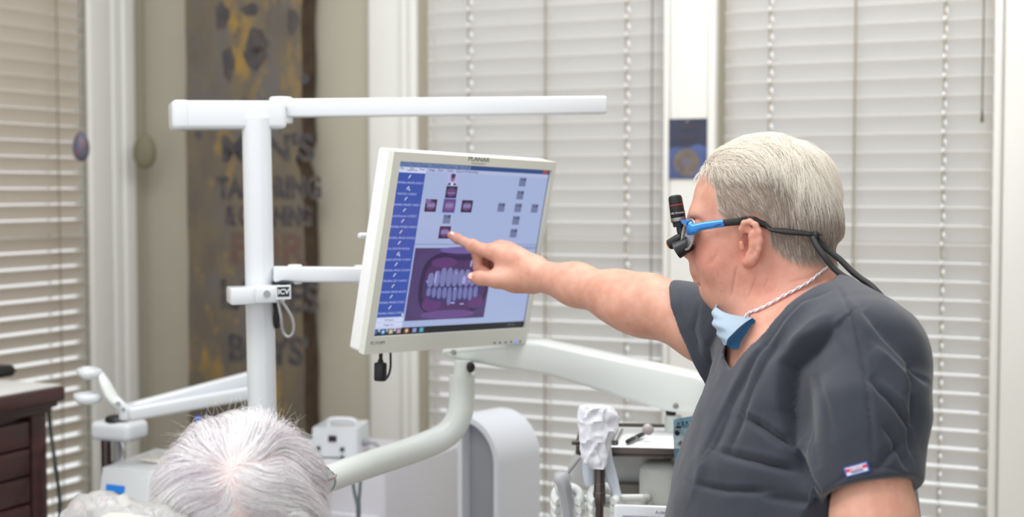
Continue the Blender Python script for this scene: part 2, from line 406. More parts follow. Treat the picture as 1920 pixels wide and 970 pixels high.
prism(b, rrect((R_ - L_) * .7, (T_ - B_) * .6, .03), basis(MC - MN * .062, MX, MY, MN), .03, .008); obj('back_casing', b, M_case, mon)
b = BM(); q = P(683, 442, 2.43); cyl(b, q - MX * .012, q + MX * .05 , .005, .006, 14, .002); obj('mount_lever', b, M_white, mon)
b = BM(); box(b, MC - MN * .075, (.1, .1, .03), RM, .004, 2); obj('mounting_plate', b, M_greyd, mon)
# cable with ferrite bead and lower loop
b = BM(); tube(b, [P(714, 655, 2.45), P(714, 668, 2.45), P(713.5, 682, 2.45)], .0033, 10); 
tube(b, [P(732, 655, 2.46), P(732, 690, 2.46), P(726, 708, 2.46), P(717, 714, 2.455), P(713, 708, 2.45)], .002, 8); cb = obj('power_cable', b, M_rubber, mon)
b = BM(); cyl(b, P(713, 715, 2.45), P(713.5, 680, 2.45), .011, .011, 24, .003); cyl(b, P(713.5, 681, 2.45), P(713.6, 674, 2.45), .006, .004, 16); obj('ferrite_bead', b, M_black, cb)
M_logo = mat('logo_grey', (120, 126, 126), .4)
b = BM(); q = sxy(898, 300, .006); add_text(b, 'PLANAR', .0105, MM @ Matrix.Translation((q[0], q[1] + .0008, .0062)), .0002, bold=.0002, xs=1.35)
box(b, MC + MX * q[0] + MY * (q[1] - .0065) + MN * .0063, (.033, .0008, .0004), RM); obj('maker_logo', b, M_logo, mon, smooth=False)
b = BM(); q = sxy(708, 643.5, .006); add_text(b, 'PL1910M', .0085, MM @ Matrix.Translation((q[0], q[1], .0062)), .0002); obj('model_lettering', b, M_logo, mon, smooth=False)
for i, px in enumerate((927, 937, 948, 958, 967, 975)):
    b = BM(); q = sxy(px, 643 - (px - 927) * .06, .006); cyl(b, MC + MX * q[0] + MY * q[1] + MN * .0055, MC + MX * q[0] + MY * q[1] + MN * .008, .0022, .0018, 10)
    obj('button', b, mat('power_light', (90, 120, 250), emit=1.2) if i == 4 else M_logo, mon)

# screen picture: flat coloured shapes lying on the panel
def em(name, rgb, k=.62): return mat('screen_' + name, rgb, .3, emit=k)
class Scr:
    def __init__(s): s.bm = BM(); s.mats = []; s.lv = 0
    def mi(s, m):
        if m not in s.mats: s.mats.append(m)
        return s.mats.index(m)
    def pl(s, pts, m, lv): poly(s.bm, [MM @ Vector((x, y, .0002 * lv)) for x, y in pts], s.mi(m))
    def px(s, pts, m, lv): s.pl([sxy(*p) for p in pts], m, lv)
    def rect(s, cx, cy, w, h, m, lv): s.pl([(cx - w / 2, cy - h / 2), (cx + w / 2, cy - h / 2), (cx + w / 2, cy + h / 2), (cx - w / 2, cy + h / 2)], m, lv)
    def ell(s, cx, cy, rx, ry, m, lv, n=20, rot=0, pw=2):
        out = []
        for i in range(n):
            t = 2 * math.pi * i / n; c, d = math.cos(t), math.sin(t)
            x = rx * math.copysign(abs(c) ** (2 / pw), c); y = ry * math.copysign(abs(d) ** (2 / pw), d)
            out.append((cx + x * math.cos(rot) - y * math.sin(rot), cy + x * math.sin(rot) + y * math.cos(rot)))
        s.pl(out, m, lv)
    def build(s, name, par): return obj(name, s.bm, s.mats, par, smooth=False)
    def text(s, body, size, cx, cy, m, lv, xs=1, align='CENTER', bold=0):
        n0 = len(s.bm.faces); add_text(s.bm, body, size, MM @ Matrix.Translation((cx, cy, .0002 * lv)), .00003, align, bold, xs)
        s.bm.faces.ensure_lookup_table(); k = s.mi(m)
        for i in range(n0, len(s.bm.faces)): s.bm.faces[i].material_index = k
def glassy(m, r=.35):
    return m
e_bg = em('background', (168, 182, 222), .68)
sc = Scr(); sc.rect(0, 0, .3765, .3015, em('edge', (20, 40, 70)), 0); sc.rect(0, 0, .372, .298, e_bg, 1)
screen = sc.build('screen', mon)
ttl = Scr(); ttl.rect(0, .1455, .372, .008, em('title', (44, 80, 140)), 2); ttl.rect(-.1, .1458, .165, .006, em('title_glow', (120, 145, 195)), 3)
ttl.rect(.0, .1385, .372, .0065, em('menu', (190, 198, 236)), 2); ttl.rect(.176, .146, .012, .006, em('close', (190, 70, 80)), 3)
e_ink = em('ink', (50, 60, 110))
ttl.text('Patient Photo Manager - Dental Photo Series   (Jan 10, 2017)', .0068, -.18, .1458, e_ink, 4, align='LEFT')
for i, w_ in enumerate(('File', 'Edit', 'View', 'Image', 'Filter', 'Tools', 'Options', 'Window', 'Help')): ttl.text(w_, .0062, -.181 + i * .0215, .1385, e_ink, 3, align='LEFT')
ttl.build('title_bar', screen)
sb = Scr(); e_sb = em('sidebar', (58, 84, 172), .70); e_sbt = em('sidebar_text', (185, 195, 240), .72); e_w = em('panel_white', (205, 212, 242), .72)
xl = -.186; xr = (sxy(797.4, 325)[0] + sxy(756.4, 593.5)[0]) / 2; yt = (sxy(741.6, 323.7)[1] + sxy(797.4, 325)[1]) / 2; yb = (sxy(702.3, 595.6)[1] + sxy(756.4, 593.5)[1]) / 2
sb.rect((xl + xr) / 2, (yt + yb) / 2, xr - xl, yt - yb, e_sb, 2)
sb.rect((xl + xr) / 2, yt + .005, xr - xl, .0085, e_w, 2); sb.text('Layout List', .0055, (xl + xr) / 2, yt + .005, e_ink, 3)
labs = ['INTRAORAL IMAGES 4/5/2017', 'PHOTOS 1/10/2017', 'INTRAORAL IMAGES 1/4/2017', 'Dental Panorama 1/12/2017', 'INTRAORAL IMAGES 4/4/2016', 'INTRAORAL IMAGE 10/4/2016', 'FULL MOUTH 4/4/2016', 'IMAGES HISTORY 1/1/2014', 'INTRAORAL IMAGE 12/2/2014', 'INTRAORAL SET 11/4/2013', 'INTRAORAL IMAGE 4/5/2013', 'INTRAORAL IMAGE 3/7/2012', 'INTRAORAL IMAGE 3/1/2012']
icp = [(255, 145), (247, 195), (238, 243), (232, 293), (224, 341), (216, 390), (209, 438), (203, 487), (195, 534), (188, 581), (181, 630), (173, 677), (167, 725)]
for i, (ix, iy) in enumerate(icp):
    cx, cy = sxy(660 + ix / 2.365, 270 + iy / 2.365)
    sb.ell(cx, cy, .0014, .0042, e_w, 3, 10, -.7); sb.ell(cx + .001, cy - .0008, .0008, .0034, em('icon_dark', (110, 105, 110)), 4, 8, -.7)
    if i in (1, 7): sb.ell(cx + .003, cy - .002, .0013, .0034, e_w, 3, 10, .6)
    sb.text(labs[i], .0052, cx, cy - .0105, e_sbt, 3, 1.0)
for k in range(3):
    y = yb - .0055 - k * .0085; sb.rect((xl + xr) / 2, y, xr - xl, .0078, e_w, 2); sb.text(('My Patient', 'Images List', 'Quick Search')[k], .005, (xl + xr) / 2, y, e_ink, 3)
sb.rect(xr - .003, yb + .003, .004, .005, e_w, 3)
sb.build('side_bar', screen)
tb = Scr(); tb.rect(0, -.1437, .372, .0115, em('taskbar', (14, 16, 26)), 2)
icons = [(702, 624, (70, 120, 200)), (717.5, 623.7, (90, 170, 220)), (731.9, 622.7, (215, 205, 170)), (746.7, 622, (200, 160, 190)), (761.6, 621.4, (215, 150, 90)), (776.4, 620.2, (150, 160, 225)), (789.3, 620, (90, 180, 215))]
for i, (x, y, c) in enumerate(icons):
    q = sxy(x, y); tb.rect(q[0], -.1437, .013, .0095, em('icon_cell%d' % i, tuple(v * .45 for v in c)) , 3)
    if i in (1, 4): tb.ell(q[0], -.1437, .0042, .0042, em('icon%d' % i, c), 4, 16); tb.ell(q[0], -.1437, .0018, .0018, em('icon_mid', (235, 235, 240)), 5, 12)
    else: tb.rect(q[0], -.1437, .008, .007, em('icon%d' % i, c), 4)
tb.text('9:41 AM', .005, .152, -.1437, em('clock_text', (130, 135, 150)), 3)
tb.build('task_bar', screen)
# thumbnails
def thumb(px, py, w, h, kind, name='thumbnail'):
    t = Scr(); cx, cy = sxy(px, py); e_d = em('dark', (58, 40, 70)); e_p = em('plum', (110, 75, 130)); e_l = em('lilac', (150, 140, 195)); e_g = em('slate', (118, 130, 170)); e_gd = em('slate_dark', (84, 92, 132)); e_n = em('navy', (36, 40, 72))
    if kind == 'face':
        t.rect(cx, cy, w, h, em('portrait_ground', (190, 188, 236)), 2)
        t.pl([(cx - w * .42, cy - h * .5), (cx + w * .42, cy - h * .5), (cx + w * .3, cy - h * .34), (cx - w * .3, cy - h * .34)], em('portrait_coat', (52, 48, 92)), 3)
        t.pl([(cx - w * .14, cy - h * .5), (cx + w * .14, cy - h * .5), (cx + w * .1, cy - h * .3), (cx - w * .1, cy - h * .3)], e_w, 4)
        t.ell(cx, cy + h * .06, w * .2, h * .28, em('portrait_face', (148, 108, 150)), 4); t.ell(cx, cy + h * .26, w * .22, h * .16, em('portrait_hair', (70, 62, 96)), 5)
        t.rect(cx, cy + h * .08, w * .34, h * .04, e_n, 6)
    elif kind == 'grey':
        t.rect(cx, cy, w, h, e_g, 2); t.rect(cx + w * .3, cy + h * .28, w * .22, h * .26, e_n, 3); t.rect(cx - w * .12, cy + h * .26, w * .5, h * .12, e_gd, 3)
    else:
        if kind == 'sel': t.rect(cx, cy, w * 1.1, h * 1.12, em('selection', (70, 100, 215)), 1.5)
        t.rect(cx, cy, w, h, e_d if kind != 'sel' else e_p, 2)
        t.ell(cx, cy, w * .42, h * .36, e_p if kind != 'sel' else em('gum', (130, 95, 150)), 3)
        for j in range(5): t.ell(cx + (j - 2) * w * .13, cy + h * .03 + (0 if kind != 'lip' else -.1 * h), w * .06, h * (.2 if kind != 'lip' else .06), e_l, 4, 10)
        if kind == 'low': t.ell(cx - w * .25, cy + h * .3, w * .25, h * .2, em('gloss', (140, 110, 170)), 3)
    t.build(name, screen)
mm = 1 / 1000
thumb(848.5, 335.5, 26 * mm, 22 * mm, 'face'); thumb(846, 360.5, 27 * mm, 21 * mm, 'lip'); thumb(807.5, 385.5, 27 * mm, 22 * mm, 'low'); thumb(842, 386, 27 * mm, 22 * mm, 'sel')
thumb(875, 387, 27 * mm, 22 * mm, 'dark'); thumb(837.5, 411, 17.5 * mm, 16 * mm, 'grey'); thumb(833.5, 436, 27 * mm, 22 * mm, 'dark')
for p in ((979.5, 341.5), (975, 366), (939.5, 389), (971, 390), (1002, 391), (967, 413.5), (962.5, 437.5)): thumb(*p, 18 * mm, 16 * mm, 'grey')
# big picture of teeth
bp = Scr(); TL, BL2, BR2 = sxy(778.4, 465.3), sxy(758, 602), sxy(906.5, 595.6)
px0, px1 = (TL[0] + BL2[0]) / 2, BR2[0]; py0, py1 = (BL2[1] + BR2[1]) / 2, TL[1]
pcx, pcy, pw, ph = (px0 + px1) / 2, (py0 + py1) / 2, px1 - px0, py1 - py0
bp.rect(pcx, pcy, pw, ph, em('mouth_rim', (80, 64, 112)), 2)
def pe(u, v, ru, rv, m, lv, rot=0, n=28, pw_=2): bp.ell(px0 + u * pw, py1 - v * ph, ru * pw, rv * ph, m, lv, n, rot, pw_)
g1, g2, g3, g4 = em('lip_dark', (56, 42, 84)), em('gum_a', (84, 56, 106)), em('gum_b', (102, 62, 124)), em('tooth', (130, 132, 188)); g5 = em('tooth_low', (122, 126, 186)); g6 = em('shine', (176, 174, 240)); g7 = em('gap', (66, 60, 116))
bp.ell(pcx, pcy, pw * .5, ph * .5, em('lip_mid', (86, 68, 120)), 2.3, 32, 0, 4)
pe(.55, .5, .44, .455, g1, 2.6, 0, 32, 3); pe(.56, .5, .40, .41, g2, 3, 0, 32, 2.6)
pe(.6, .03, .3, .05, em('lip_shine', (118, 100, 172)), 3.2); pe(.62, .135, .28, .035, g1, 3.1); pe(.52, .93, .34, .06, em('lip_low', (112, 82, 148)), 3.2); pe(.3, .78, .12, .1, g3, 3.3); pe(.85, .76, .1, .1, g3, 3.3); pe(.38, .2, .16, .07, g3, 3.25)
pe(.54, .53, .36, .22, g7, 3.4, 0, 32, 3)
for i in range(9):
    u = .24 + i * .076; hgt = (.10, .115, .135, .135, .125, .12, .12, .105, .095)[i]
    pe(u, .53 - hgt + .01, .037, hgt, g4, 3.8 + .01 * i, .04, 16, 2.6)
for i in range(10):
    u = .24 + i * .066; hgt = (.06, .07, .08, .08, .13, .1, .09, .09, .1, .08)[i]
    pe(u, .545 + hgt, .027, hgt, g5, 3.6 + .01 * i, .1, 16, 2.6)
for u, v, a, c in ((.66, .45, .022, .06), (.73, .44, .01, .05), (.72, .22, .012, .05), (.73, .19, .02, .01), (.55, .35, .01, .012), (.3, .41, .012, .09), (.2, .46, .01, .015), (.56, .77, .03, .012), (.68, .79, .03, .01), (.56, .57, .012, .012)): pe(u, v, a, c, g6, 4.2)
bp.build('tooth_photograph', screen)
dv = Scr(); y = sxy(800, 458)[1]; dv.rect((xr + .186) / 2, y, .186 - xr, .0012, em('divider', (130, 142, 190)), 2); y2 = sxy(1000, 468)[1]; dv.rect(.14, y2 + .003, .09, .006, em('divider_panel', (150, 164, 210)), 1.6); dv.build('divider', screen)
# ------------------------------------------------------------------ plank with painted lettering
M_plank = mat('weathered_plank', (100, 92, 84), .75, rgb2=(116, 105, 86), vscale=9, stretch=(1.6, 1.6, .7), bump=.5, bscale=60)
nt = M_plank.node_tree
def patch_mix(m, rgb, scale, lo, hi, stretch=(1, 1, 1), off=(0, 0, 0)):
    nt = m.node_tree; b = nt.nodes['Principled BSDF']; prev = b.inputs['Base Color'].links[0].from_socket
    tc = nt.nodes.new('ShaderNodeTexCoord'); mp = nt.nodes.new('ShaderNodeMapping'); mp.inputs['Scale'].default_value = stretch; mp.inputs['Location'].default_value = off
    n = nt.nodes.new('ShaderNodeTexNoise'); n.inputs['Scale'].default_value = scale; n.inputs['Detail'].default_value = 5; n.inputs['Roughness'].default_value = .65
    r = nt.nodes.new('ShaderNodeValToRGB'); r.color_ramp.elements[0].position = lo; r.color_ramp.elements[1].position = hi
    mx = nt.nodes.new('ShaderNodeMix'); mx.data_type = 'RGBA'; mx.inputs[7].default_value = lin(rgb) + (1,)
    nt.links.new(tc.outputs['Object'], mp.inputs[0]); nt.links.new(mp.outputs[0], n.inputs[0]); nt.links.new(n.outputs[0], r.inputs[0]); nt.links.new(r.outputs[0], mx.inputs[0])
    nt.links.new(prev, mx.inputs[6]); nt.links.new(mx.outputs[2], b.inputs['Base Color'])
patch_mix(M_plank, (104, 100, 97), 7, .5, .62, (1, 1, .6), (3, 1, 2)); patch_mix(M_plank, (156, 126, 64), 11, .55, .68, (1, 1, .5), (7, 4, 1)); patch_mix(M_plank, (72, 71, 80), 9, .62, .72, (1.2, 1.2, .8), (1, 8, 5))
M_pedge = mat('raw_plank_edge', (78, 60, 44), .8, rgb2=(58, 44, 34), vscale=25, bump=.5)
ang = -TH
u0, u1 = ub(388), ub(603)
TPL = .07
plank = thing('wooden_sign', 'tall weathered wooden plank with faded painted lettering behind the white post', 'sign', CORNER + E1 * ((u0 + u1) / 2) + NB * (TPL / 2 + .02))
zt = 2.75
edge = [(u1, 0)]
def zb(py): return on_plane(620, py, CORNER + NB * TPL, NB).z
def wob(z): return .004 * math.sin(z * 9) + .003 * math.sin(z * 23 + 1)
zs = [z for z in np.arange(0.03, zt, .03)]
for z in zs:
    d = wob(z)
    for (pz, dep, wd) in ((zb(300), .030, .035), (zb(352), .018, .02)):
        d -= dep * math.exp(-((z - pz) / wd) ** 4)
    edge.append((u1 + d, z))
edge.append((u1, zt))
pts = [(u0, 0)] + edge + [(u0, zt)] + [(u0 + wob(z + 3) * .4, z) for z in zs[::-1]]
b = BM(); Mw = basis(CORNER + NB * .022, E1, ZV, NB); prism(b, pts, Mw, TPL)
for f in b.faces: f.material_index = 1 if abs(f.normal.dot(NB)) < .7 else 0
obj('plank', b, [M_plank, M_pedge], plank, smooth=False)
M_ltr = mat('faded_navy_paint', (58, 57, 66), .8, rgb2=(92, 86, 80), vscale=45); M_ltr2 = mat('faded_red_paint', (110, 80, 74), .8, rgb2=(102, 90, 80), vscale=40)
PF = CORNER + NB * (.0225 + TPL)
def sign_text(body, px, py, hpx, m, xs=1.0, bold=.004):
    q = on_plane(px, py, PF, NB); k = mpx((q - CAM).dot(FW)) * hpx / .69
    b = BM(); add_text(b, body, k, basis(q, E1, ZV, NB), .0006, bold=bold, xs=xs); return b
for body, px, py, h, m, xs in (("MEN'S", 500, 281, 46, M_ltr, 1.16), ('TAILORING', 503, 354, 38, M_ltr, .82), ('& CLEANING', 503, 407, 34, M_ltr, .68), ('FOR', 500, 470, 56, M_ltr2, 1.1), ('LADIES', 503, 558, 52, M_ltr, .95), ("BOYS'", 502, 659, 48, M_ltr, 1.0)):
    obj('painted_lettering', sign_text(body, px, py, h, m, xs), m, plank, smooth=False)
M_blot = mat('navy_blotch_paint', (70, 67, 72), .85, rgb2=(88, 82, 78), vscale=28)
for (px, py, rx, ry) in ((480, 78, 24, 26), (478, 108, 26, 22), (428, 120, 14, 32), (416, 30, 16, 26), (572, 148, 9, 10), (548, 40, 14, 24), (470, 18, 20, 12)):
    q = on_plane(px, py, PF, NB); k = mpx((q - CAM).dot(FW))
    ring = [q + E1 * (rx * k * math.cos(t) * (1 + .18 * math.sin(3 * t + px))) + ZV * (ry * k * math.sin(t) * (1 + .15 * math.cos(5 * t + py))) for t in np.linspace(0, 2 * math.pi, 26)[:-1]]
    b = BM(); poly(b, ring); obj('paint_blotch', b, M_blot, plank, smooth=False)

# ------------------------------------------------------------------ hanging egg ornament and tan oval
q = P(152, 275, 3.62)
eg = thing('hanging_egg', 'patterned dark blue egg ornament hanging on a thin cord in front of the side window', 'ornament', q)
M_egg = mat('egg_pattern', (84, 96, 118), .4, rgb2=(112, 86, 94), vscale=60); patch_mix(M_egg, (170, 70, 54), 50, .6, .64, off=(2, 2, 2)); patch_mix(M_egg, (92, 128, 84), 40, .64, .68, off=(5, 1, 3)); patch_mix(M_egg, (150, 156, 176), 55, .64, .67, off=(9, 3, 3))
b = BM(); k = mpx(3.62); lathe(b, [(0, -28 * k)] + [(15.5 * k * math.cos(a) * (1 - .12 * math.sin(a)), 28 * k * math.sin(a)) for a in np.linspace(-1.45, 1.45, 16)] + [(0, 28 * k)], basis(q, Vector((1, 0, 0)), Vector((0, 1, 0)), ZV), 24); obj('egg', b, M_egg, eg)
b = BM(); tube(b, [q + ZV * 27 * k, q + ZV * .85], .0008, 6, 0); obj('cord', b, M_dcord, eg)
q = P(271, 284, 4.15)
oe = thing('hanging_disc', 'plain tan oval hanging on a cord in the corner by the side window casing', 'ornament', q)
b = BM(); k = mpx(4.15); M_tan = mat('tan_surface', (120, 114, 92), .6, var=.05)  # plain tan oval, darker than the wall paint
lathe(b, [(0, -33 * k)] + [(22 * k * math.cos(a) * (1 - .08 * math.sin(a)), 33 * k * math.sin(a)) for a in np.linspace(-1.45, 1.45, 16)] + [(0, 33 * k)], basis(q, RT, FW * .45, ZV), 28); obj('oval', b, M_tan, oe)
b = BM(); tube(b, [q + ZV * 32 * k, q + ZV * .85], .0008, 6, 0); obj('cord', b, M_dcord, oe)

# ------------------------------------------------------------------ picture card on the window post
q = on_plane(1290, 279, CORNER + NB * .0232, NB); k = mpx((q - CAM).dot(FW))
pc = thing('picture_card', 'dark blue card with a golden disc on the white window post', 'picture', q)
R3 = RB
M_card = mat('card_navy', (56, 60, 84), .4, rgb2=(46, 49, 66), vscale=9); M_card2 = mat('card_blue', (84, 104, 158), .4, rgb2=(60, 72, 118), vscale=16); M_gold = mat('card_gold', (122, 110, 98), .5, rgb2=(98, 90, 90), vscale=30)
b = BM(); box(b, q + NB * .0015, (75 * k / .93, .003, 112 * k), R3); obj('card', b, M_card, pc, smooth=False)
MC3 = basis(q + NB * .0031, E1, ZV, NB)
b = BM(); prism(b, [(-37 * k, -55 * k), (38 * k, -55 * k), (38 * k, 2 * k), (20 * k, 8 * k), (0, 2 * k), (-20 * k, 4 * k), (-37 * k, 0)], MC3, .0003); obj('sky_print', b, M_card2, pc, smooth=False)
b = BM(); prism(b, arcpts(-2 * k, -26 * k, 26 * k, 0, 350, 30), basis(q + NB * .0036, E1, ZV, NB), .0004); o = obj('disc_print', b, M_gold, pc, smooth=False)
b = BM(); prism(b, arcpts(-2 * k, -26 * k, 8 * k, 0, 350, 20), basis(q + NB * .0041, E1, ZV, NB), .0003); prism(b, arcpts(-20 * k, -38 * k, 4 * k, 0, 340, 14), basis(q + NB * .0041, E1, ZV, NB), .0003); obj('disc_centre', b, mat('card_violet', (108, 104, 124), .5), pc, smooth=False)
b = BM()
for zz, w_ in ((39, 44), (21, 26)):
    pr = [(x * k, (zz + 3 * math.sin(x * .55) + 2 * math.sin(x * 1.3)) * k) for x in np.arange(-w_ / 2, w_ / 2, 1.5)]
    tube(b, [MC3 @ Vector((x, y, .0005)) for x, y in pr], .0016, 5, 0)
obj('faded_script', b, mat('card_script', (86, 78, 80), .5), pc)
b = BM(); c0 = q + ZV * 50 * k; cyl(b, c0 + NB * .003, c0 + NB * .008, .004, .003, 14); obj('pin', b, mat('pin_metal', (150, 146, 140), .4, metal=.6), pc)

# ------------------------------------------------------------------ dark wooden dresser with its runner, black object, cord
M_wood = mat('cherry_wood', (64, 30, 28), .38, rgb2=(46, 21, 21), vscale=6, stretch=(1, 1, 6), coat=.2)
dd = 3.2
cr_ = P(87, 760, dd)                # front right post
zt = P(60, 722, dd).z
dx = -E2; RD = RL
dn = NL
dw, ddp = .62, .42
o0 = Vector((cr_.x, cr_.y, 0))     # front right bottom corner
dr = thing('dresser', 'dark cherry wood dresser with pale top, standing by the side window', 'dresser', o0 - dx * (dw / 2) - dn * (ddp / 2))
def dbox(b, ua, ub_, va, vb, za, zb_, bev=.003): box(b, o0 - dx * ((ua + ub_) / 2) - dn * ((va + vb) / 2) + ZV * ((za + zb_) / 2), (abs(ub_ - ua), abs(vb - va), zb_ - za), RD, bev, 2)
b = BM(); dbox(b, .012, dw - .012, .02, ddp, .08, zt - .06); obj('body', b, M_wood, dr)
for ua in (0, dw - .045):
    b = BM(); dbox(b, ua, ua + .045, 0, .045, 0, zt - .06); dbox(b, ua, ua + .045, ddp - .045, ddp, 0, .08); obj('post', b, M_wood, dr)
b = BM(); 
prof = [(0, 0), (.0, .012), (.012, .018), (.02, .034), (.034, .044), (.034, .058), (0, .058)]
for i in range(len(prof) - 1): pass
dbox(b, -.008, dw + .008, -.008, ddp, zt - .062, zt - .05, .002); dbox(b, -.018, dw + .018, -.018, ddp, zt - .05, zt - .038, .003); dbox(b, -.03, dw + .03, -.03, ddp + .005, zt - .038, zt - .004, .006)
obj('cornice', b, M_wood, dr)
M_run = mat('pale_runner', (222, 222, 220), .5, var=.02)
b = BM(); dbox(b, -.024, dw + .02, -.022, ddp, zt - .004, zt, .001); obj('pale_top', b, M_run, dr)
z = zt - .075; i = 0
while z > .12:
    b = BM(); dbox(b, .047, dw - .047, .004, .022, z - .058, z, .004)
    d_ = obj('drawer', b, M_wood, dr)
    z -= .062; i += 1
kb = on_plane(4, 712, Vector((0, 0, zt)), ZV); bo = Vector((kb.x - .05, kb.y + .02, zt))
bl = thing('black_pouch', 'small black rounded object lying on the pale top of the dresser at the picture edge', 'case', bo)
b = BM(); box(b, bo + ZV * .014, (.12, .09, .028), RD, .012, 4); obj('shell', b, M_black, bl); b = BM(); box(b, bo + ZV * .014, (.122, .092, .003), RD, .001, 1); obj('zip_band', b, M_rubber, bl)
b = BM(); tube(b, [P(92, 735, 3.27), P(93, 790, 3.24), P(102, 860, 3.2), P(111, 930, 3.2), P(113, 1000, 3.2), Vector((P(113, 1000, 3.2).x, P(113, 1000, 3.2).y, .02))], .0042, 10)
tag(obj('power_cord', b, mat('green_black_cord', (46, 56, 56), .5, var=.1)), 'dark cord hanging down beside the right edge of the dark wooden dresser', 'cord')

# ------------------------------------------------------------------ low counter with equipment (mostly below the picture)
cz = .80
ca = P(250, 985, 3.0)
ct_ = thing('side_counter', 'low white counter behind the patient, carrying the small white machines', 'counter', (ca.x, ca.y + .05, 0))
b = BM(); RZ = Matrix.Rotation(math.radians(-18), 3, 'Z'); cb0 = Vector((P(246, 985, 3.0).x, 3.05, 0))
box(b, cb0 + ZV * (cz / 2 - .01), (.36, .44, cz - .02), RZ, .004, 2); obj('body', b, M_cream, ct_)
b = BM(); box(b, cb0 + ZV * (cz - .012), (.38, .46, .024), RZ, .006, 3); obj('worktop', b, M_white, ct_)
# machine with blue display
dv0 = P(250, 930, 2.90)
mc = thing('countertop_machine', 'white boxy countertop machine with a small blue display', 'machine', (dv0.x, dv0.y + .06, cz))
RZm = Matrix.Rotation(math.radians(-14), 3, 'Z'); fx, fy = RZm @ Vector((1, 0, 0)), RZm @ Vector((0, 1, 0))
zt_ = P(225, 886, 2.88).z; hgt = zt_ - cz
fl = P(177, 905, 2.92); fr = P(272, 905, 2.86)
wd_ = (fr - fl).length
c0 = fl + (fr - fl) * .5
fx = Vector((fr.x - fl.x, fr.y - fl.y, 0)).normalized(); fy = ZV.cross(fx)
Mside = basis(Vector((c0.x, c0.y, cz)) - fx * (wd_ / 2), fy, ZV, fx)
b = BM(); prism(b, [(0.0, 0.004), (.0, hgt * .55), (.02, hgt), (.18, hgt + .012), (.2, hgt), (.2, .004)], Mside, wd_, .008); obj('housing', b, M_white, mc)
M_dispb = mat('blue_display', (36, 120, 205), .2, emit=.75)
sl = (Vector((0, .02, hgt * .45))).normalized()
def onface(a, h):   # a along fx from left, h 0..1 on the slanted panel
    return Vector((c0.x, c0.y, cz)) - fx * (wd_ / 2) + fx * a + fy * (.02 * h) + ZV * (hgt * (.55 + .45 * h))
vd = (fy * .02 + ZV * hgt * .45).normalized(); nd = fx.cross(vd)
q = on_plane(216, 921, onface(0, 0), nd)
b = BM(); box(b, q + nd * .0008, (.050, .024, .002), Matrix((fx, vd, nd)).transposed(), .001, 1); obj('display', b, M_dispb, mc, smooth=False)
b = BM(); box(b, q + nd * .002 - vd * .008 + fx * .004, (.03, .005, .0008), Matrix((fx, vd, nd)).transposed()); obj('display_digits', b, M_black, mc, smooth=False)
b = BM(); ctop = Vector((c0.x, c0.y, cz + hgt + .0085)) + fx * .02 + fy * .1; box(b, ctop, (.075, .045, .006), Matrix((fx, fy + ZV * .07, ZV)).transposed().normalized() if False else Matrix((fx, fy, ZV)).transposed(), .002, 2); obj('lid', b, mat('lid_cream', (226, 224, 214), .4), mc)
# bottle stand
bs0 = P(224, 805, 3.12)
bs = thing('bottle_stand', 'white rounded bottle stand with a black cap, below the folding white arm', 'bottle stand', (bs0.x, bs0.y, cz))
zb0, zb1 = P(224, 824, 3.12).z, P(224, 788, 3.12).z
k = mpx(3.12)
Rb = Matrix.Rotation(math.radians(-20), 3, 'Z')
b = BM(); box(b, Vector((bs0.x, bs0.y, (zb0 + zb1) / 2)), (88 * k, .08, zb1 - zb0), Rb, .013, 5, False); obj('head', b, M_white, bs)
b = BM(); lathe(b, [(0, 0), (22 * k, 0), (23 * k, .004), (20 * k, .011), (12 * k, .014), (0, .0145)], basis(Vector((P(213, 787, 3.08).x, bs0.y - .01, zb1 - .001)), Vector((1, 0, 0)), Vector((0, 1, 0)), ZV), 28); obj('cap', b, M_black, bs)
M_clear = mat('clear_bottle', (236, 236, 238), .05, trans=.9)
b = BM(); x_ = P(203, 850, 3.12).x; cyl(b, (x_, bs0.y - .012, cz + .02), (x_, bs0.y - .012, zb0 + .005), 11 * k, None, 24); obj('dark_bottle', b, mat('brown_bottle', (48, 26, 24), .12, coat=.5), bs)
b = BM(); x_ = P(226, 850, 3.12).x; cyl(b, (x_, bs0.y - .02, cz + .02), (x_, bs0.y - .02, zb0 + .005), 13 * k, None, 24); obj('clear_bottle', b, M_clear, bs)
b = BM(); cyl(b, (x_, bs0.y - .02, cz + .03), (x_, bs0.y - .02, P(226, 862, 3.12).z), 9 * k, None, 20); cyl(b, (x_, bs0.y - .02, P(226, 858, 3.12).z), (x_, bs0.y - .02, zb0 + .005), 4 * k, None, 16); obj('bottle_filling', b, M_grey, bs)
b = BM(); box(b, Vector((bs0.x, bs0.y, cz + .011)), (84 * k, .075, .022), Rb, .008, 3); obj('foot', b, M_white, bs)

# folding arm with a two-hook holder at its tip
fa = thing('folding_arm', 'white folding arm with a two-hook holder on its left end', 'arm', P(240, 772, 2.9))
def bar(b, a, c, w, h, bev): 
    x = (c - a).normalized(); y = ZV.cross(x).normalized(); z_ = x.cross(y); box(b, (a + c) / 2, ((c - a).length, w, h), Matrix((x, y, z_)).transposed(), bev, 4)
b = BM(); bar(b, P(236, 772, 2.9), P(492, 704, 3.0), .032, .030, .007); obj('upper_bar', b, M_white, fa)
b = BM(); bar(b, P(240, 777, 2.87), P(492, 733, 2.97), .03, .028, .007); obj('lower_bar', b, M_white, fa)
b = BM(); c1_ = P(494, 800, 3.0); cyl(b, Vector((c1_.x, c1_.y, .0)), P(494, 694, 3.0), .025, .025, 30, .004); cyl(b, Vector((c1_.x, c1_.y, 0)), Vector((c1_.x, c1_.y, .03)), .09, .085, 30, .004); obj('upright', b, M_white, fa)
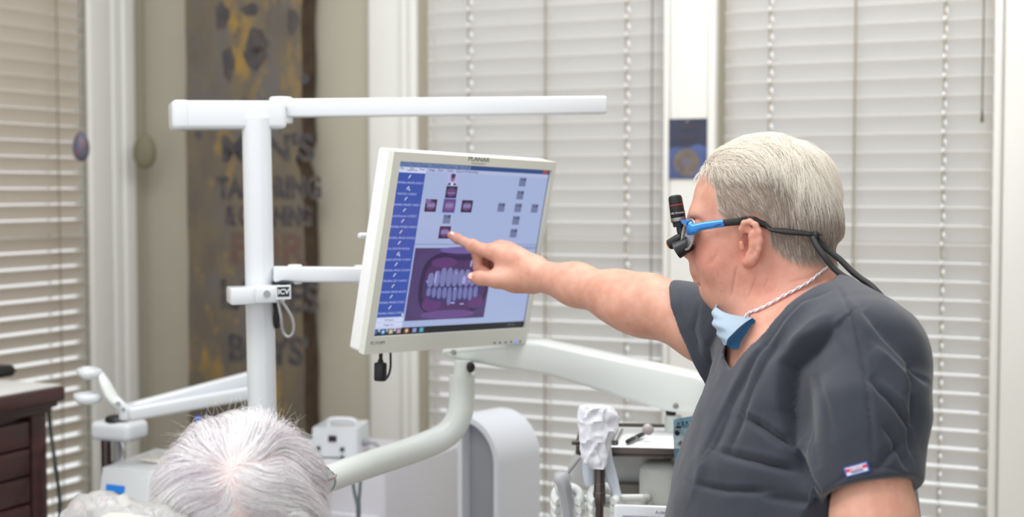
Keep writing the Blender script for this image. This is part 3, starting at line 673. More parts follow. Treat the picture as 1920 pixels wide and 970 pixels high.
b = BM(); cyl(b, P(238, 788, 2.88), P(238, 758, 2.88), .016, .016, 24, .004); tube(b, [P(237, 770, 2.885), P(226, 762, 2.88), P(214, 752, 2.88)], [.011, .012, .014], 14); ek = obj('elbow', b, M_white, fa)
hk = BM(); tube(hk, [P(219, 756, 2.88), P(209, 744, 2.88), P(198, 722, 2.88), P(186, 700, 2.88), P(176, 697, 2.88)], [.017, .02, .019, .012, .008], 14, 6, .55); ho = obj('holder_plate', hk, M_cream, fa)
for y_, x0, x1 in ((697, 144, 184), (744, 138, 184)):
    t = BM(); tube(t, [P(x1, y_ + 2, 2.88), P(x1 - 12, y_ + 5, 2.86), P(x0 + 14, y_ + 4, 2.855), P(x0 + 4, y_ - 2, 2.87)], [.010, .0115, .011, .006], 12, 6); tube(t, [P(x1, y_ + 1, 2.89), P(x1 - 14, y_ - 3, 2.91), P(x0 + 8, y_ - 4, 2.9)], [.008, .008, .005], 10, 6); obj('hook', t, M_white, ho)
for px, py in ((222, 757), (232, 768)):
    t = BM(); q = P(px, py, 2.866); cyl(t, q, q - FW * .005, .0045, .004, 12); obj('screw', t, M_grey, fa)
# blue tip on a rod, far behind the patient
q = P(372, 787, 3.52); qf = Vector((q.x, q.y, 0))
bt = thing('blue_tipped_stand', 'small blue tip of a thin stand just above the patient\'s white hair', 'stand', qf)
b = BM(); sphere(b, q, .0085, (1, 1, 1.15)); obj('blue_tip', b, mat('blue_plastic', (38, 92, 200), .35), bt); b = BM(); cyl(b, qf + ZV * .01, q - ZV * .008, .003, .003, 10); cyl(b, qf, qf + ZV * .015, .07, .065, 24, .003); obj('rod', b, M_grey, bt)

# ------------------------------------------------------------------ white cabinet + digital box + gauze
k = mpx(3.25); cf = P(655, 900, 3.2)
zc = P(655, 872, 3.2).z
Rc = RB
cab0 = P(722, 900, 3.12); cab0 = Vector((cab0.x, cab0.y, 0)); cwid, cdep = .30, .36
cab = thing('white_cabinet', 'plain white cabinet carrying the small control box, below the curved tube', 'cabinet', cab0 - E1 * (cwid / 2) - NB * (cdep / 2))
M_cab = mat('cabinet_white', (206, 205, 212), .45, var=.02, vscale=4)
b = BM(); box(b, cab0 - E1 * (cwid / 2) - NB * (cdep / 2) + ZV * (zc / 2), (cwid, cdep, zc), RB, .006, 3); obj('body', b, M_cab, cab)
b = BM(); box(b, cab0 - E1 * (cwid / 2) + NB * .009 + ZV * (zc * .47), (cwid - .02, .018, zc * .86), RB, .004, 3); dq = obj('door', b, M_cab, cab)
b = BM(); hz = cab0 - E1 * .06 + NB * .035 + ZV * (zc * .6); tube(b, [hz - NB * .02 + ZV * .05, hz + ZV * .045, hz - ZV * .045, hz - NB * .02 - ZV * .05], .004, 10, 4); obj('handle', b, M_steel, dq)
b = BM(); c_ = P(668, 905, 3.05)
for xa, xb in ((661, 673), (676, 671)):
    tube(b, [P(xa, 880, 3.0), P(xa + (2 if xa < 665 else -1), 915, 3.0), P(xb, 965, 3.0), P(xb, 1010, 3.02), Vector((P(xb, 1010, 3.02).x, P(xb, 1010, 3.02).y, .01))], .0036, 8)
tag(obj('twin_cable', b, mat('grey_cable', (104, 116, 120), .5, var=.1)), 'pair of thin grey cables hanging in front of the white cabinet', 'cable')
bxc = P(627, 838, 3.16); 
RBx = Matrix.Rotation(math.radians(16), 3, 'Z') @ Matrix.Rotation(math.radians(-6), 3, 'X')
bx, by, bz = RBx.col[0], RBx.col[1], RBx.col[2]
zbot = zc + .004; bh = P(627, 803, 3.27).z - zbot; bw = .108
RBx = Matrix.Rotation(math.radians(-8), 3, 'Z'); bx, by, bz = RBx.col[0], RBx.col[1], RBx.col[2]
bc = Vector((P(626, 838, 3.27).x, P(626, 838, 3.27).y, zbot))
cbx = thing('control_box', 'small white control box with dark display and two knobs, on the white cabinet', 'machine', bc + by * .07)
b = BM(); prism(b, [(0, 0), (.008, bh), (.12, bh), (.135, 0)], basis(bc - bx * (bw / 2), by, bz, bx), bw, .004); obj('case', b, M_white, cbx)
def bface(px, py, o=.0): return on_plane(px, py, bc, (by * bh - bz * .008).normalized())
fn = -(by * bh - bz * .008).normalized()
RF = Matrix((bx, fn.cross(bx), fn)).transposed()
b = BM(); box(b, bface(623.5, 823) + fn * .001, (.0195, .014, .003), RF, .001, 1); obj('display', b, mat('dark_display', (40, 28, 44), .2), cbx)
for px, py in ((597, 841), (642, 843)):
    b = BM(); q = bface(px, py); cyl(b, q - fn * .001, q + fn * .009, .0055, .0045, 18, .001); obj('knob', b, mat('teal_black', (20, 48, 52), .4), cbx)
b = BM(); q = bface(642, 858); box(b, q + fn * .001, (.006, .009, .003), RF, .001, 1); obj('switch', b, MATS['teal_black'], cbx)
b = BM(); q = bface(622, 867); tube(b, [q - bx * .014 + fn * .001, q + fn * .001 - bz * .001, q + bx * .012 + fn * .001], .0012, 6, 0); obj('script_mark', b, mat('pale_teal', (170, 214, 212), .5), cbx)
b = BM(); hq_ = bc + bz * bh + bx * .008 + by * .06; tube(b, [hq_ - bx * .03 - by * .02, hq_ - bx * .026 - by * .02 + bz * .013, hq_ + bx * .026 - by * .02 + bz * .013, hq_ + bx * .035 - by * .02], .006, 12, 5); obj('handle', b, M_white, cbx)
b = BM(); q = bc + bx * (bw / 2) + by * .06 + bz * (bh * .36); cyl(b, q - bx * .002, q + bx * .012, .009, .008, 18, .001); tube(b, [q + bx * .01, q + bx * .03 - bz * .002, q + bx * .045 - bz * .02], .004, 8); obj('connector', b, M_grey, cbx)
gz = P(599, 866, 3.31)
g0 = Vector((gz.x, gz.y, zc)); 
gt = thing('gauze_pack', 'crumpled white and pale blue gauze pack in front of the small control box', 'gauze', g0)
b = BM(); sphere(b, g0 + ZV * .018, .024, (1.15, .8, .75), None, 28, 18)
for v in b.verts: v.co += (v.co - g0).normalized() * (.005 * mnoise.noise(v.co * 60)); v.co.z = max(v.co.z, zc + .0005)
obj('gauze', b, mat('gauze_white', (236, 244, 246), .8), gt)
b = BM(); sphere(b, g0 + ZV * .03 - Vector((.012, 0, 0)), .014, (1.2, .8, .7), None, 20, 12); obj('blue_wrap', b, mat('pale_blue_wrap', (200, 228, 236), .7), gt)

# ------------------------------------------------------------------ curved tube, boom
M_arm = mat('arm_enamel', (224, 230, 227), .28, coat=.3, var=.015, vscale=4)
ua_ = thing('delivery_boom', 'long tapered white boom on a curved white tube, below the monitor', 'equipment arm', P(867, 760, 2.7))
jt0 = P(866, 700, 2.7)
b = BM(); tube(b, [P(866, 704, 2.7), P(866, 745, 2.7), P(860, 782, 2.69), P(838, 814, 2.68), P(790, 838, 2.66), P(720, 862, 2.6), P(650, 885, 2.52), P(585, 908, 2.46), P(470, 945, 2.38), P(380, 985, 2.33)], [.0245, .0245, .0248, .0252, .025, .0248, .0245, .0245, .0245, .0245], 28, 8); obj('curved_tube', b, M_arm, ua_)
e0 = P(380, 985, 2.33)
b = BM(); cyl(b, (e0.x, e0.y, 0), (e0.x, e0.y, e0.z + .03), .035, .035, 30, .006); cyl(b, (e0.x, e0.y, 0), (e0.x, e0.y, .03), .08, .075, 36, .005); obj('upright', b, M_arm, ua_)
b = BM(); cyl(b, P(867, 712, 2.7), P(868, 676, 2.7), .0175, .0165, 26, .003); obj('elbow_pin', b, M_arm, ua_)
b = BM(); q = P(882, 689, 2.69); sphere(b, q, .0095, (.95, .9, 1.1)); obj('elbow_joint', b, M_black, ua_)
def boom_pts(d0, d1):
    top = [(832, 652), (980, 641), (1010, 641), (1312, 705), (1330, 722)]; bot = [(1322, 772), (1304, 779), (1243, 772), (1030, 704), (900, 684), (842, 672)]
    return top, bot
pa, pb_ = P(850, 665, 2.72), P(1285, 745, 2.6)
vx = (pb_ - pa).normalized(); vy = ZV.cross(vx).normalized(); vz = vx.cross(vy)
prof = []
for px, py in [(826, 660), (834, 651), (980, 640), (1010, 641), (1300, 703), (1322, 711), (1330, 724), (1330, 765), (1322, 777), (1303, 780), (1246, 772), (1030, 706), (900, 684), (842, 673), (828, 668)]:
    q = on_plane(px, py, pa, -vy) - pa; prof.append((q.dot(vx), q.dot(vz)))
b = BM(); prism(b, prof, basis(pa - vy * .0, vx, vz, vx.cross(vz)), -.001)
b.free()
b = BM(); M0 = basis(pa + vy * .065, vx, vz, -vy); prism(b, prof, M0, .065, .009); obj('boom', b, M_arm, ua_, angle=60)
for px, py in ((850.5, 661), (1267, 762)):
    t = BM(); q = on_plane(px, py, pa, -vy); cyl(t, q + vy * .002, q - vy * .003, .0055, .005, 16, .001); obj('screw', t, M_steel, ua_)
b = BM(); q = P(1258, 774, 2.66); cyl(b, q + ZV * .012, q - ZV * .012, .012, .008, 22, .002); obj('boom_pivot', b, M_black, ua_)

# ------------------------------------------------------------------ tall rounded column behind
M_colw = mat('column_white', (216, 220, 228), .4, var=.015, vscale=4)
fL, fR = P(858, 900, 3.0), P(934, 900, 2.93)
sx = Vector((fR.x - fL.x, fR.y - fL.y, 0)).normalized(); back = P(984, 900, 3.06)
sd = Vector((back.x - fR.x, back.y - fR.y, 0)); dl = sd.length; sd.normalize()
ztop = P(900, 778, 3.0).z; wcol = (Vector((fR.x - fL.x, fR.y - fL.y, 0))).length; o1 = Vector((fL.x, fL.y, 0)); rad = wcol * .85
col = thing('equipment_column', 'white rounded-top equipment column with a recessed grey side, below the boom', 'cabinet', o1 + sx * (wcol / 2) + sd * (dl / 2))
n_ = sd
def arch(w, h, r): return [(0, 0), (w, 0), (w, h - r)] + [(w - r + r * math.cos(a), h - r + r * math.sin(a)) for a in np.linspace(0, math.pi / 2, 14)[1:]] + [(0, h)]
outer = arch(wcol, ztop, rad); t_ = .012
inner = [(t_, .05), (wcol - t_, .05), (wcol - t_, ztop - rad)] + [(wcol - rad + (rad - t_) * math.cos(a), ztop - rad + (rad - t_) * math.sin(a)) for a in np.linspace(0, math.pi / 2, 14)[1:]] + [(t_, ztop - t_)]
bm_ = BM(); M1 = basis(o1, sx, ZV, sx.cross(ZV))
def shell(bm, A, B, M, d0, d1):
    vs = [[bm.verts.new(M @ Vector((p[0], p[1], d))) for p in L] for L in (A, B) for d in (d0, d1)]
    n = len(A)
    for i in range(n):
        j = (i + 1) % n
        for X, Y in ((vs[0], vs[1]), (vs[2], vs[3]), (vs[0], vs[2]), (vs[1], vs[3])): bm.faces.new((X[i], X[j], Y[j], Y[i]))
zdir = sx.cross(ZV)          # points toward the camera side
shell(bm_, outer, inner, M1, 0, -dl); obj('housing', bm_, M_colw, col, angle=30)
bm_ = BM(); prism(bm_, inner, M1 @ Matrix.Translation((0, 0, -.03)), .004); obj('recessed_panel', bm_, M_greyd, col, smooth=False)
bm_ = BM(); prism(bm_, inner, M1 @ Matrix.Translation((0, 0, -dl + .004)), .004); obj('back_panel', bm_, M_greyd, col, smooth=False)
bm_ = BM(); q = o1 + sx * (wcol - .022) ; box(bm_, q + sd * .026 + ZV * (ztop * .46), (.004, .004, ztop * .8), Matrix((sx, sd, ZV)).transposed()); obj('edge_strip', bm_, mat('warm_strip', (206, 190, 180), .5), col)
# ------------------------------------------------------------------ delivery head with tray, holders and instruments
k = mpx(2.5)
dh = thing('delivery_unit', 'white dental unit with steel-rimmed tray and instrument holders, beside the man\'s chest', 'dental unit', (P(1200, 900, 2.62).x, P(1200, 900, 2.62).y, .8))
tz = P(1200, 842, 2.47).z
tA, tB, tC, tD = P(1078, 842, 2.47), P(1345, 842, 2.44), P(1350, 797, 2.7), P(1092, 797, 2.72)
tx = Vector((tB.x - tA.x, tB.y - tA.y, 0)).normalized(); ty = ZV.cross(tx); RT_ = Matrix((tx, ty, ZV)).transposed()
tl, td = (tB - tA).length, .26
tc = Vector(((tA.x + tB.x) / 2, (tA.y + tB.y) / 2, tz)) + ty * (td / 2)
MT = basis(tc, tx, ty, ZV)
b = BM(); prism(b, rrect(tl, td, .02), MT @ Matrix.Translation((0, 0, -.010)), .004)
shell(b, rrect(tl, td, .02), rrect(tl - .01, td - .01, .016), MT, -.012, .0035); tr = obj('tray', b, M_dsteel, dh)
b = BM(); box(b, tc + ty * .01 - tx * .0 + ZV * -.004, (tl - .03, td - .03, .0025), RT_); obj('tray_liner', b, mat('paper_liner', (244, 247, 248), .8), tr, smooth=False)
# body below the tray
bd0 = P(1175, 900, 2.6)
b = BM()
hx_ = tx; 
pr = []
for px, py in [(1066, 904), (1064, 880), (1072, 862), (1085, 850), (1104, 845), (1330, 846), (1345, 860), (1345, 900), (1340, 926), (1110, 926), (1075, 915)]:
    q = on_plane(px, py, bd0, -ty) - bd0; pr.append((q.dot(tx), q.z))
b = BM(); prism(b, pr, basis(bd0 + ty * .16, tx, ZV, -ty), .16, .012); obj('body', b, mat('delivery_grey', (206, 209, 211), .35, coat=.3), dh, angle=60)
b = BM(); box(b, P(1176, 917, 2.585) , (k * 52, .03, k * 24), RT_, .003, 2); obj('lower_recess', b, mat('recess_grey', (134, 132, 126), .5), dh)
b = BM(); box(b, P(1236, 907, 2.52), (k * 74, .08, k * 92), RT_, .02, 6); obj('front_housing', b, M_arm, dh)
b = BM(); c0 = P(1090, 800, 2.66); tube(b, [P(1072, 830, 2.5), P(1084, 830, 2.5), P(1100, 828, 2.5)], .0045, 10); tube(b, [P(1086, 828, 2.52), P(1092, 808, 2.6), P(1106, 800, 2.66)], .006, 10); obj('tray_handle', b, M_dsteel, dh)
# bracket column under the head
b = BM(); q = P(1262, 800, 2.66); cyl(b, Vector((q.x, q.y, tz - .06)), Vector((q.x, q.y, P(1262, 778, 2.66).z)), .016, .016, 22, .003); obj('mast', b, M_arm, dh)
# holder bar and holders
bz_ = P(1150, 936, 2.4)
b = BM(); cyl(b, P(1070, 935, 2.42), P(1206, 934, 2.42), .0065, .0065, 18, .001); 
tube(b, [P(1203, 934, 2.42), P(1212, 934, 2.45), P(1215, 930, 2.5)], .0065, 12); obj('holder_bar', b, M_cream, dh)
holders = []
for px in (1064, 1132):
    b = BM(); c0 = P(px, 944, 2.41); 
    ringp = []
    for a in np.linspace(-2.35, 2.35, 18):   # C-shaped clip open to the front
        ringp.append(c0 + Vector((math.sin(a) * .0215, math.cos(a) * .0215, 0)))
    t = BM()
    for i in range(len(ringp) - 1): pass
    prof_h = [(-.022, .0055), (0, .007), (.02, .0055)]
    tube(t, [p + ZV * .012 for p in ringp], .0075, 10, 0); tube(t, [p for p in ringp], .0085, 10, 0); tube(t, [p - ZV * .013 for p in ringp], .0075, 10, 0)
    for v in t.verts: v.co.z += .010 * ((v.co - c0).y / .02)
    b.free(); obj('holder_clip', t, M_cream, dh)
# control pad
q = P(1206, 975, 2.3); pn = (FW * -1 + ZV * .25).normalized(); px_ = tx; py_ = pn.cross(px_).normalized(); px_ = py_.cross(pn); RPd = Matrix((px_, py_, pn)).transposed()
b = BM(); kk = mpx(2.3); box(b, q + py_ * 0 , (112 * kk, 54 * kk, .018), RPd, .005, 3); pad = obj('control_pad', b, M_white, dh)
b = BM(); box(b, q + pn * .0092 - py_ * (9 * kk) , (80 * kk, 30 * kk, .001), RPd); obj('pad_display', b, mat('lavender_display', (176, 180, 206), .2, emit=.45), pad, smooth=False)
b = BM(); add_text(b, 'A-dec', .0075, basis(q + pn * .0095 + py_ * (14 * kk) + px_ * (32 * kk), px_, py_, pn), .0002); obj('pad_lettering', b, M_grey, pad, smooth=False)
b = BM(); tube(b, [q - pn * .005 - py_ * .01, q - pn * .06, P(1215, 940, 2.5)], .008, 12); obj('pad_bracket', b, M_cream, dh)
# supply column to the floor (below the picture)
b = BM(); q = P(1236, 940, 2.58); cyl(b, (q.x, q.y, 0), (q.x, q.y, q.z), .03, .03, 24); cyl(b, (q.x, q.y, 0), (q.x, q.y, .03), .17, .16, 30, .004); obj('stand', b, M_arm, dh)

# handpiece in a paper pouch
hp0, hp1 = P(1123, 985, 2.4), P(1125, 848, 2.4)
hp = thing('metal_handpiece', 'dark metal handpiece standing in the holder, topped by a white paper pouch', 'dental handpiece', hp0)
b = BM(); ax = (hp1 - hp0); L = ax.length; x, y, z = frame_z(ax)
lathe(b, [(0, 0), (.0075, 0), (.0075, L * .26), (.0095, L * .3), (.0105, L * .32), (.0105, L * .44), (.0098, L * .45), (.0098, L * .56), (.0092, L * .57), (.009, L * .8), (.007, L), (0, L)], basis(hp0, x, y, z), 28); obj('barrel', b, mat('gunmetal', (92, 84, 82), .3, metal=.7), hp)
b = BM(); cyl(b, hp0 + z * L * .445, hp0 + z * L * .452, .0112, .0112, 24); cyl(b, hp0 + z * L * .565, hp0 + z * L * .57, .0102, .0102, 24); obj('ring', b, M_steel, hp)
# pouch: crumpled paper sleeve, wide at the top, split tail behind
po = thing('paper_pouch', 'crumpled white paper pouch pulled over the upright metal handpiece', 'pouch', P(1125, 880, 2.4))
M_pap = mat('pouch_paper', (232, 235, 243), .75, var=.02, vscale=30, bump=.1, bscale=200)
def sleeve(rows, d, thick, seed, crump=.006, n=72):
    bm = BM(); rings = []
    for (y_, xl_, xr_, th_) in rows:
        c = P((xl_ + xr_) / 2, y_, d); w = mpx(d) * (xr_ - xl_) / 2; ring = []
        for i in range(n):
            a = 2 * math.pi * i / n; cs, sn = math.cos(a), math.sin(a)
            p = c + RT * (w * math.copysign(abs(cs) ** .8, cs)) + FW * (th_ * math.copysign(abs(sn) ** .8, sn))
            nn = Vector((p.x * 45 + seed, p.y * 45, p.z * 26)); nv = mnoise.noise(nn) + .55 * mnoise.noise(nn * 2.1) + .15 * mnoise.noise(nn * 4.5); p += (p - c).normalized() * crump * (1 - abs(nv) * 2.2)
            p += ZV * .003 * mnoise.noise(nn * .7); ring.append(bm.verts.new(p))
        rings.append(ring)
    for A, B in zip(rings, rings[1:]):
        for i in range(n): bm.faces.new((A[i], A[(i + 1) % n], B[(i + 1) % n], B[i]))
    return bm, rings
rows = [(757, 1100, 1124, .003), (759, 1092, 1134, .006), (763, 1088, 1142, .009)] + [(y, xl, xr, .012) for y, xl, xr in ((772, 1086.5, 1150), (782, 1088, 1155), (793, 1089, 1156), (805, 1090, 1155), (815, 1091, 1151), (825, 1092, 1146), (836, 1093, 1144), (848, 1094, 1141), (858, 1096, 1138), (866, 1100, 1134), (874, 1107, 1131), (880, 1114, 1130))]
rows = [tuple(np.interp(yy, [r[0] for r in rows], [r[c] for r in rows]) for c in range(4)) for yy in np.linspace(757, 880, 44)]
bm, rings = sleeve(rows, 2.385, .012, 3.1, .006); bm.faces.new(rings[0]); obj('sleeve', bm, M_pap, po, angle=28)
rows = [(y, xl, xr, .0035) for y, xl, xr in ((800, 1120, 1154), (815, 1098, 1150), (830, 1095, 1147), (850, 1095, 1147), (862, 1094, 1148), (880, 1094, 1152), (898, 1094, 1156), (912, 1096, 1160))]
rows2 = [(y, xl, xr, .002) for y, xl, xr in ((850, 1094, 1116), (870, 1094, 1114), (890, 1094, 1113), (906, 1096, 1112), (912, 1100, 1111))]
bm, rings = sleeve(rows2, 2.41, .003, 9.0, .002); bm.faces.new(rings[0]); bm.faces.new(rings[-1][::-1])
rows3 = [(y, xl, xr, .002) for y, xl, xr in ((840, 1128, 1146), (858, 1130, 1147), (880, 1133, 1152), (900, 1139, 1157), (918, 1146, 1161), (932, 1153, 1164))]
bm2, rings = sleeve(rows3, 2.405, .003, 5.0, .003); bm2.faces.new(rings[0]); bm2.faces.new(rings[-1][::-1]); merge(bm, bm2)
obj('tail', bm, mat('pouch_film', (214, 224, 236), .5), po, angle=50)
# air-water syringe in a plastic sleeve
sy = thing('water_syringe', 'grey dental syringe with bright metal tip, wrapped in clear plastic', 'dental syringe', P(1062, 985, 2.4))
b = BM(); tube(b, [P(1066, 990, 2.4), P(1064, 950, 2.4), P(1058, 915, 2.4), P(1053, 902, 2.4)], [.008, .0095, .0115, .011], 18); obj('handle', b, mat('syringe_grey', (128, 132, 138), .35, metal=.5), sy)
b = BM(); sphere(b, P(1053, 897, 2.4), .0135, (1.1, .9, .95), None, 22, 14); obj('head', b, M_grey, sy)
b = BM(); tube(b, [P(1060, 893, 2.4), P(1072, 879, 2.4), P(1088, 859, 2.4)], [.0028, .0022, .0017], 12); obj('tip', b, M_steel, sy)
M_film = mat('clear_film', (244, 246, 250), .12, alpha=.32)
rows = [(y, xl, xr, t) for y, xl, xr, t in ((886, 1044, 1064, .008), (893, 1039, 1068, .014), (902, 1038, 1070, .017), (914, 1042, 1070, .017), (926, 1046, 1072, .015), (945, 1050, 1076, .014), (970, 1051, 1080, .013), (990, 1052, 1081, .013))]
bm, rings = sleeve(rows, 2.4, .01, 12.0, .0028); bm.faces.new(rings[0]); obj('plastic_sleeve', bm, M_film, sy, angle=60)
# dental mirror and other hand tools on the tray
def on_tray(px, py, h=0): return on_plane(px, py, Vector((0, 0, tz - .0025 + h)), ZV)
dm = thing('dental_mirror', 'round dental mirror with a black grip lying on the white tray liner', 'dental mirror', on_tray(1195, 822))
ra_, rb2 = on_tray(1176, 829, .006), on_tray(1206, 814, .008)
b = BM(); cyl(b, ra_, ra_ + (rb2 - ra_) * .42, .0042, .0045, 16, .001); cyl(b, ra_ + (rb2 - ra_) * .55, rb2, .0045, .004, 16, .001); obj('grip', b, M_black, dm)
b = BM(); cyl(b, ra_ + (rb2 - ra_) * .40, ra_ + (rb2 - ra_) * .57, .0038, .0038, 14); cyl(b, rb2, on_tray(1213, 808, .012), .002, .0015, 10); obj('shank', b, M_steel, dm)
b = BM(); q = on_tray(1215, 806, .022); n3 = (-FW + ZV * .55 + RT * .1).normalized(); cyl(b, q - n3 * .0015, q + n3 * .0015, .0105, .0105, 28, .0006); obj('mirror_disc', b, mat('mirror_grey', (150, 143, 143), .3, metal=.35), dm)
tw = thing('steel_tweezers', 'pale steel tweezers on the tray liner, just right of the paper pouch', 'tweezers', on_tray(1160, 822))
b = BM(); a0 = on_tray(1150, 832, .004); a1 = on_tray(1160, 804, .006); box(b, (a0 + a1) / 2 - RT * .003, ((a1 - a0).length, .004, .0015), Matrix(((a1 - a0).normalized(), ZV.cross((a1 - a0).normalized()).normalized(), ZV)).transposed()); obj('blade', b, M_steel, tw)
b = BM(); a1 = on_tray(1164, 805, .006); box(b, (a0 + a1) / 2 + RT * .003, ((a1 - a0).length, .004, .0015), Matrix(((a1 - a0).normalized(), ZV.cross((a1 - a0).normalized()).normalized(), ZV)).transposed()); obj('blade', b, M_steel, tw)
b = BM(); a0 = on_tray(1153, 830, .004); cyl(b, a0 - RT * .006, a0 + RT * .006, .004, .004, 12, .001); obj('grip_end', b, M_black, tw)
# blue sterilisation pouch clipped at the tray edge
bpo = thing('blue_pouch', 'translucent blue instrument pouch hanging at the tray\'s edge beside the man\'s chest', 'pouch', P(1285, 835, 2.36))
d_ = 2.36; bm = BM(); NX, NY = 22, 30; grid = []
for j in range(NY + 1):
    v = j / NY; row = []
    for i in range(NX + 1):
        u = i / NX; xl_ = 1263 + 6 * v ** 2; xr_ = 1345; y_ = 787 - 12 * u + (895 - 787) * v
        p = P(xl_ + (xr_ - xl_) * u, y_, d_) + FW * (.010 * math.sin(u * 3 + v * 2) + .006 * mnoise.noise(Vector((u * 4, v * 5, 2)))); row.append(bm.verts.new(p))
    grid.append(row)
for j in range(NY):
    for i in range(NX): f = bm.faces.new((grid[j][i], grid[j][i + 1], grid[j + 1][i + 1], grid[j + 1][i])); f.material_index = 1 if j < 4 else 0
g = bmesh.ops.solidify(bm, geom=bm.faces[:], thickness=.0015)
obj('film', bm, [mat('blue_film', (124, 168, 190), .25, alpha=.82), mat('blue_print_band', (170, 205, 222), .4)], bpo)
b = BM()
for i in range(7):
    q = P(1272 + i * 8, 795 - i * 1.1, 2.352) ; box(b, q, (.004, .001, .004 + .002 * (i % 2)), RT_)
obj('printed_marks', b, mat('print_navy', (60, 80, 110), .5), bpo, smooth=False)
b = BM(); q = P(1270, 813, 2.35); cyl(b, q, q + FW * .01, .004, .004, 12); q = P(1272, 801, 2.35); box(b, q, (.008, .004, .004), RT_, .001); obj('black_clip', b, M_black, bpo)
b = BM(); tube(b, [P(1273, 830, 2.345), P(1280, 836, 2.345), P(1290, 841, 2.35)], [.005, .0042, .004], 12); obj('steel_pin', b, M_steel, bpo)
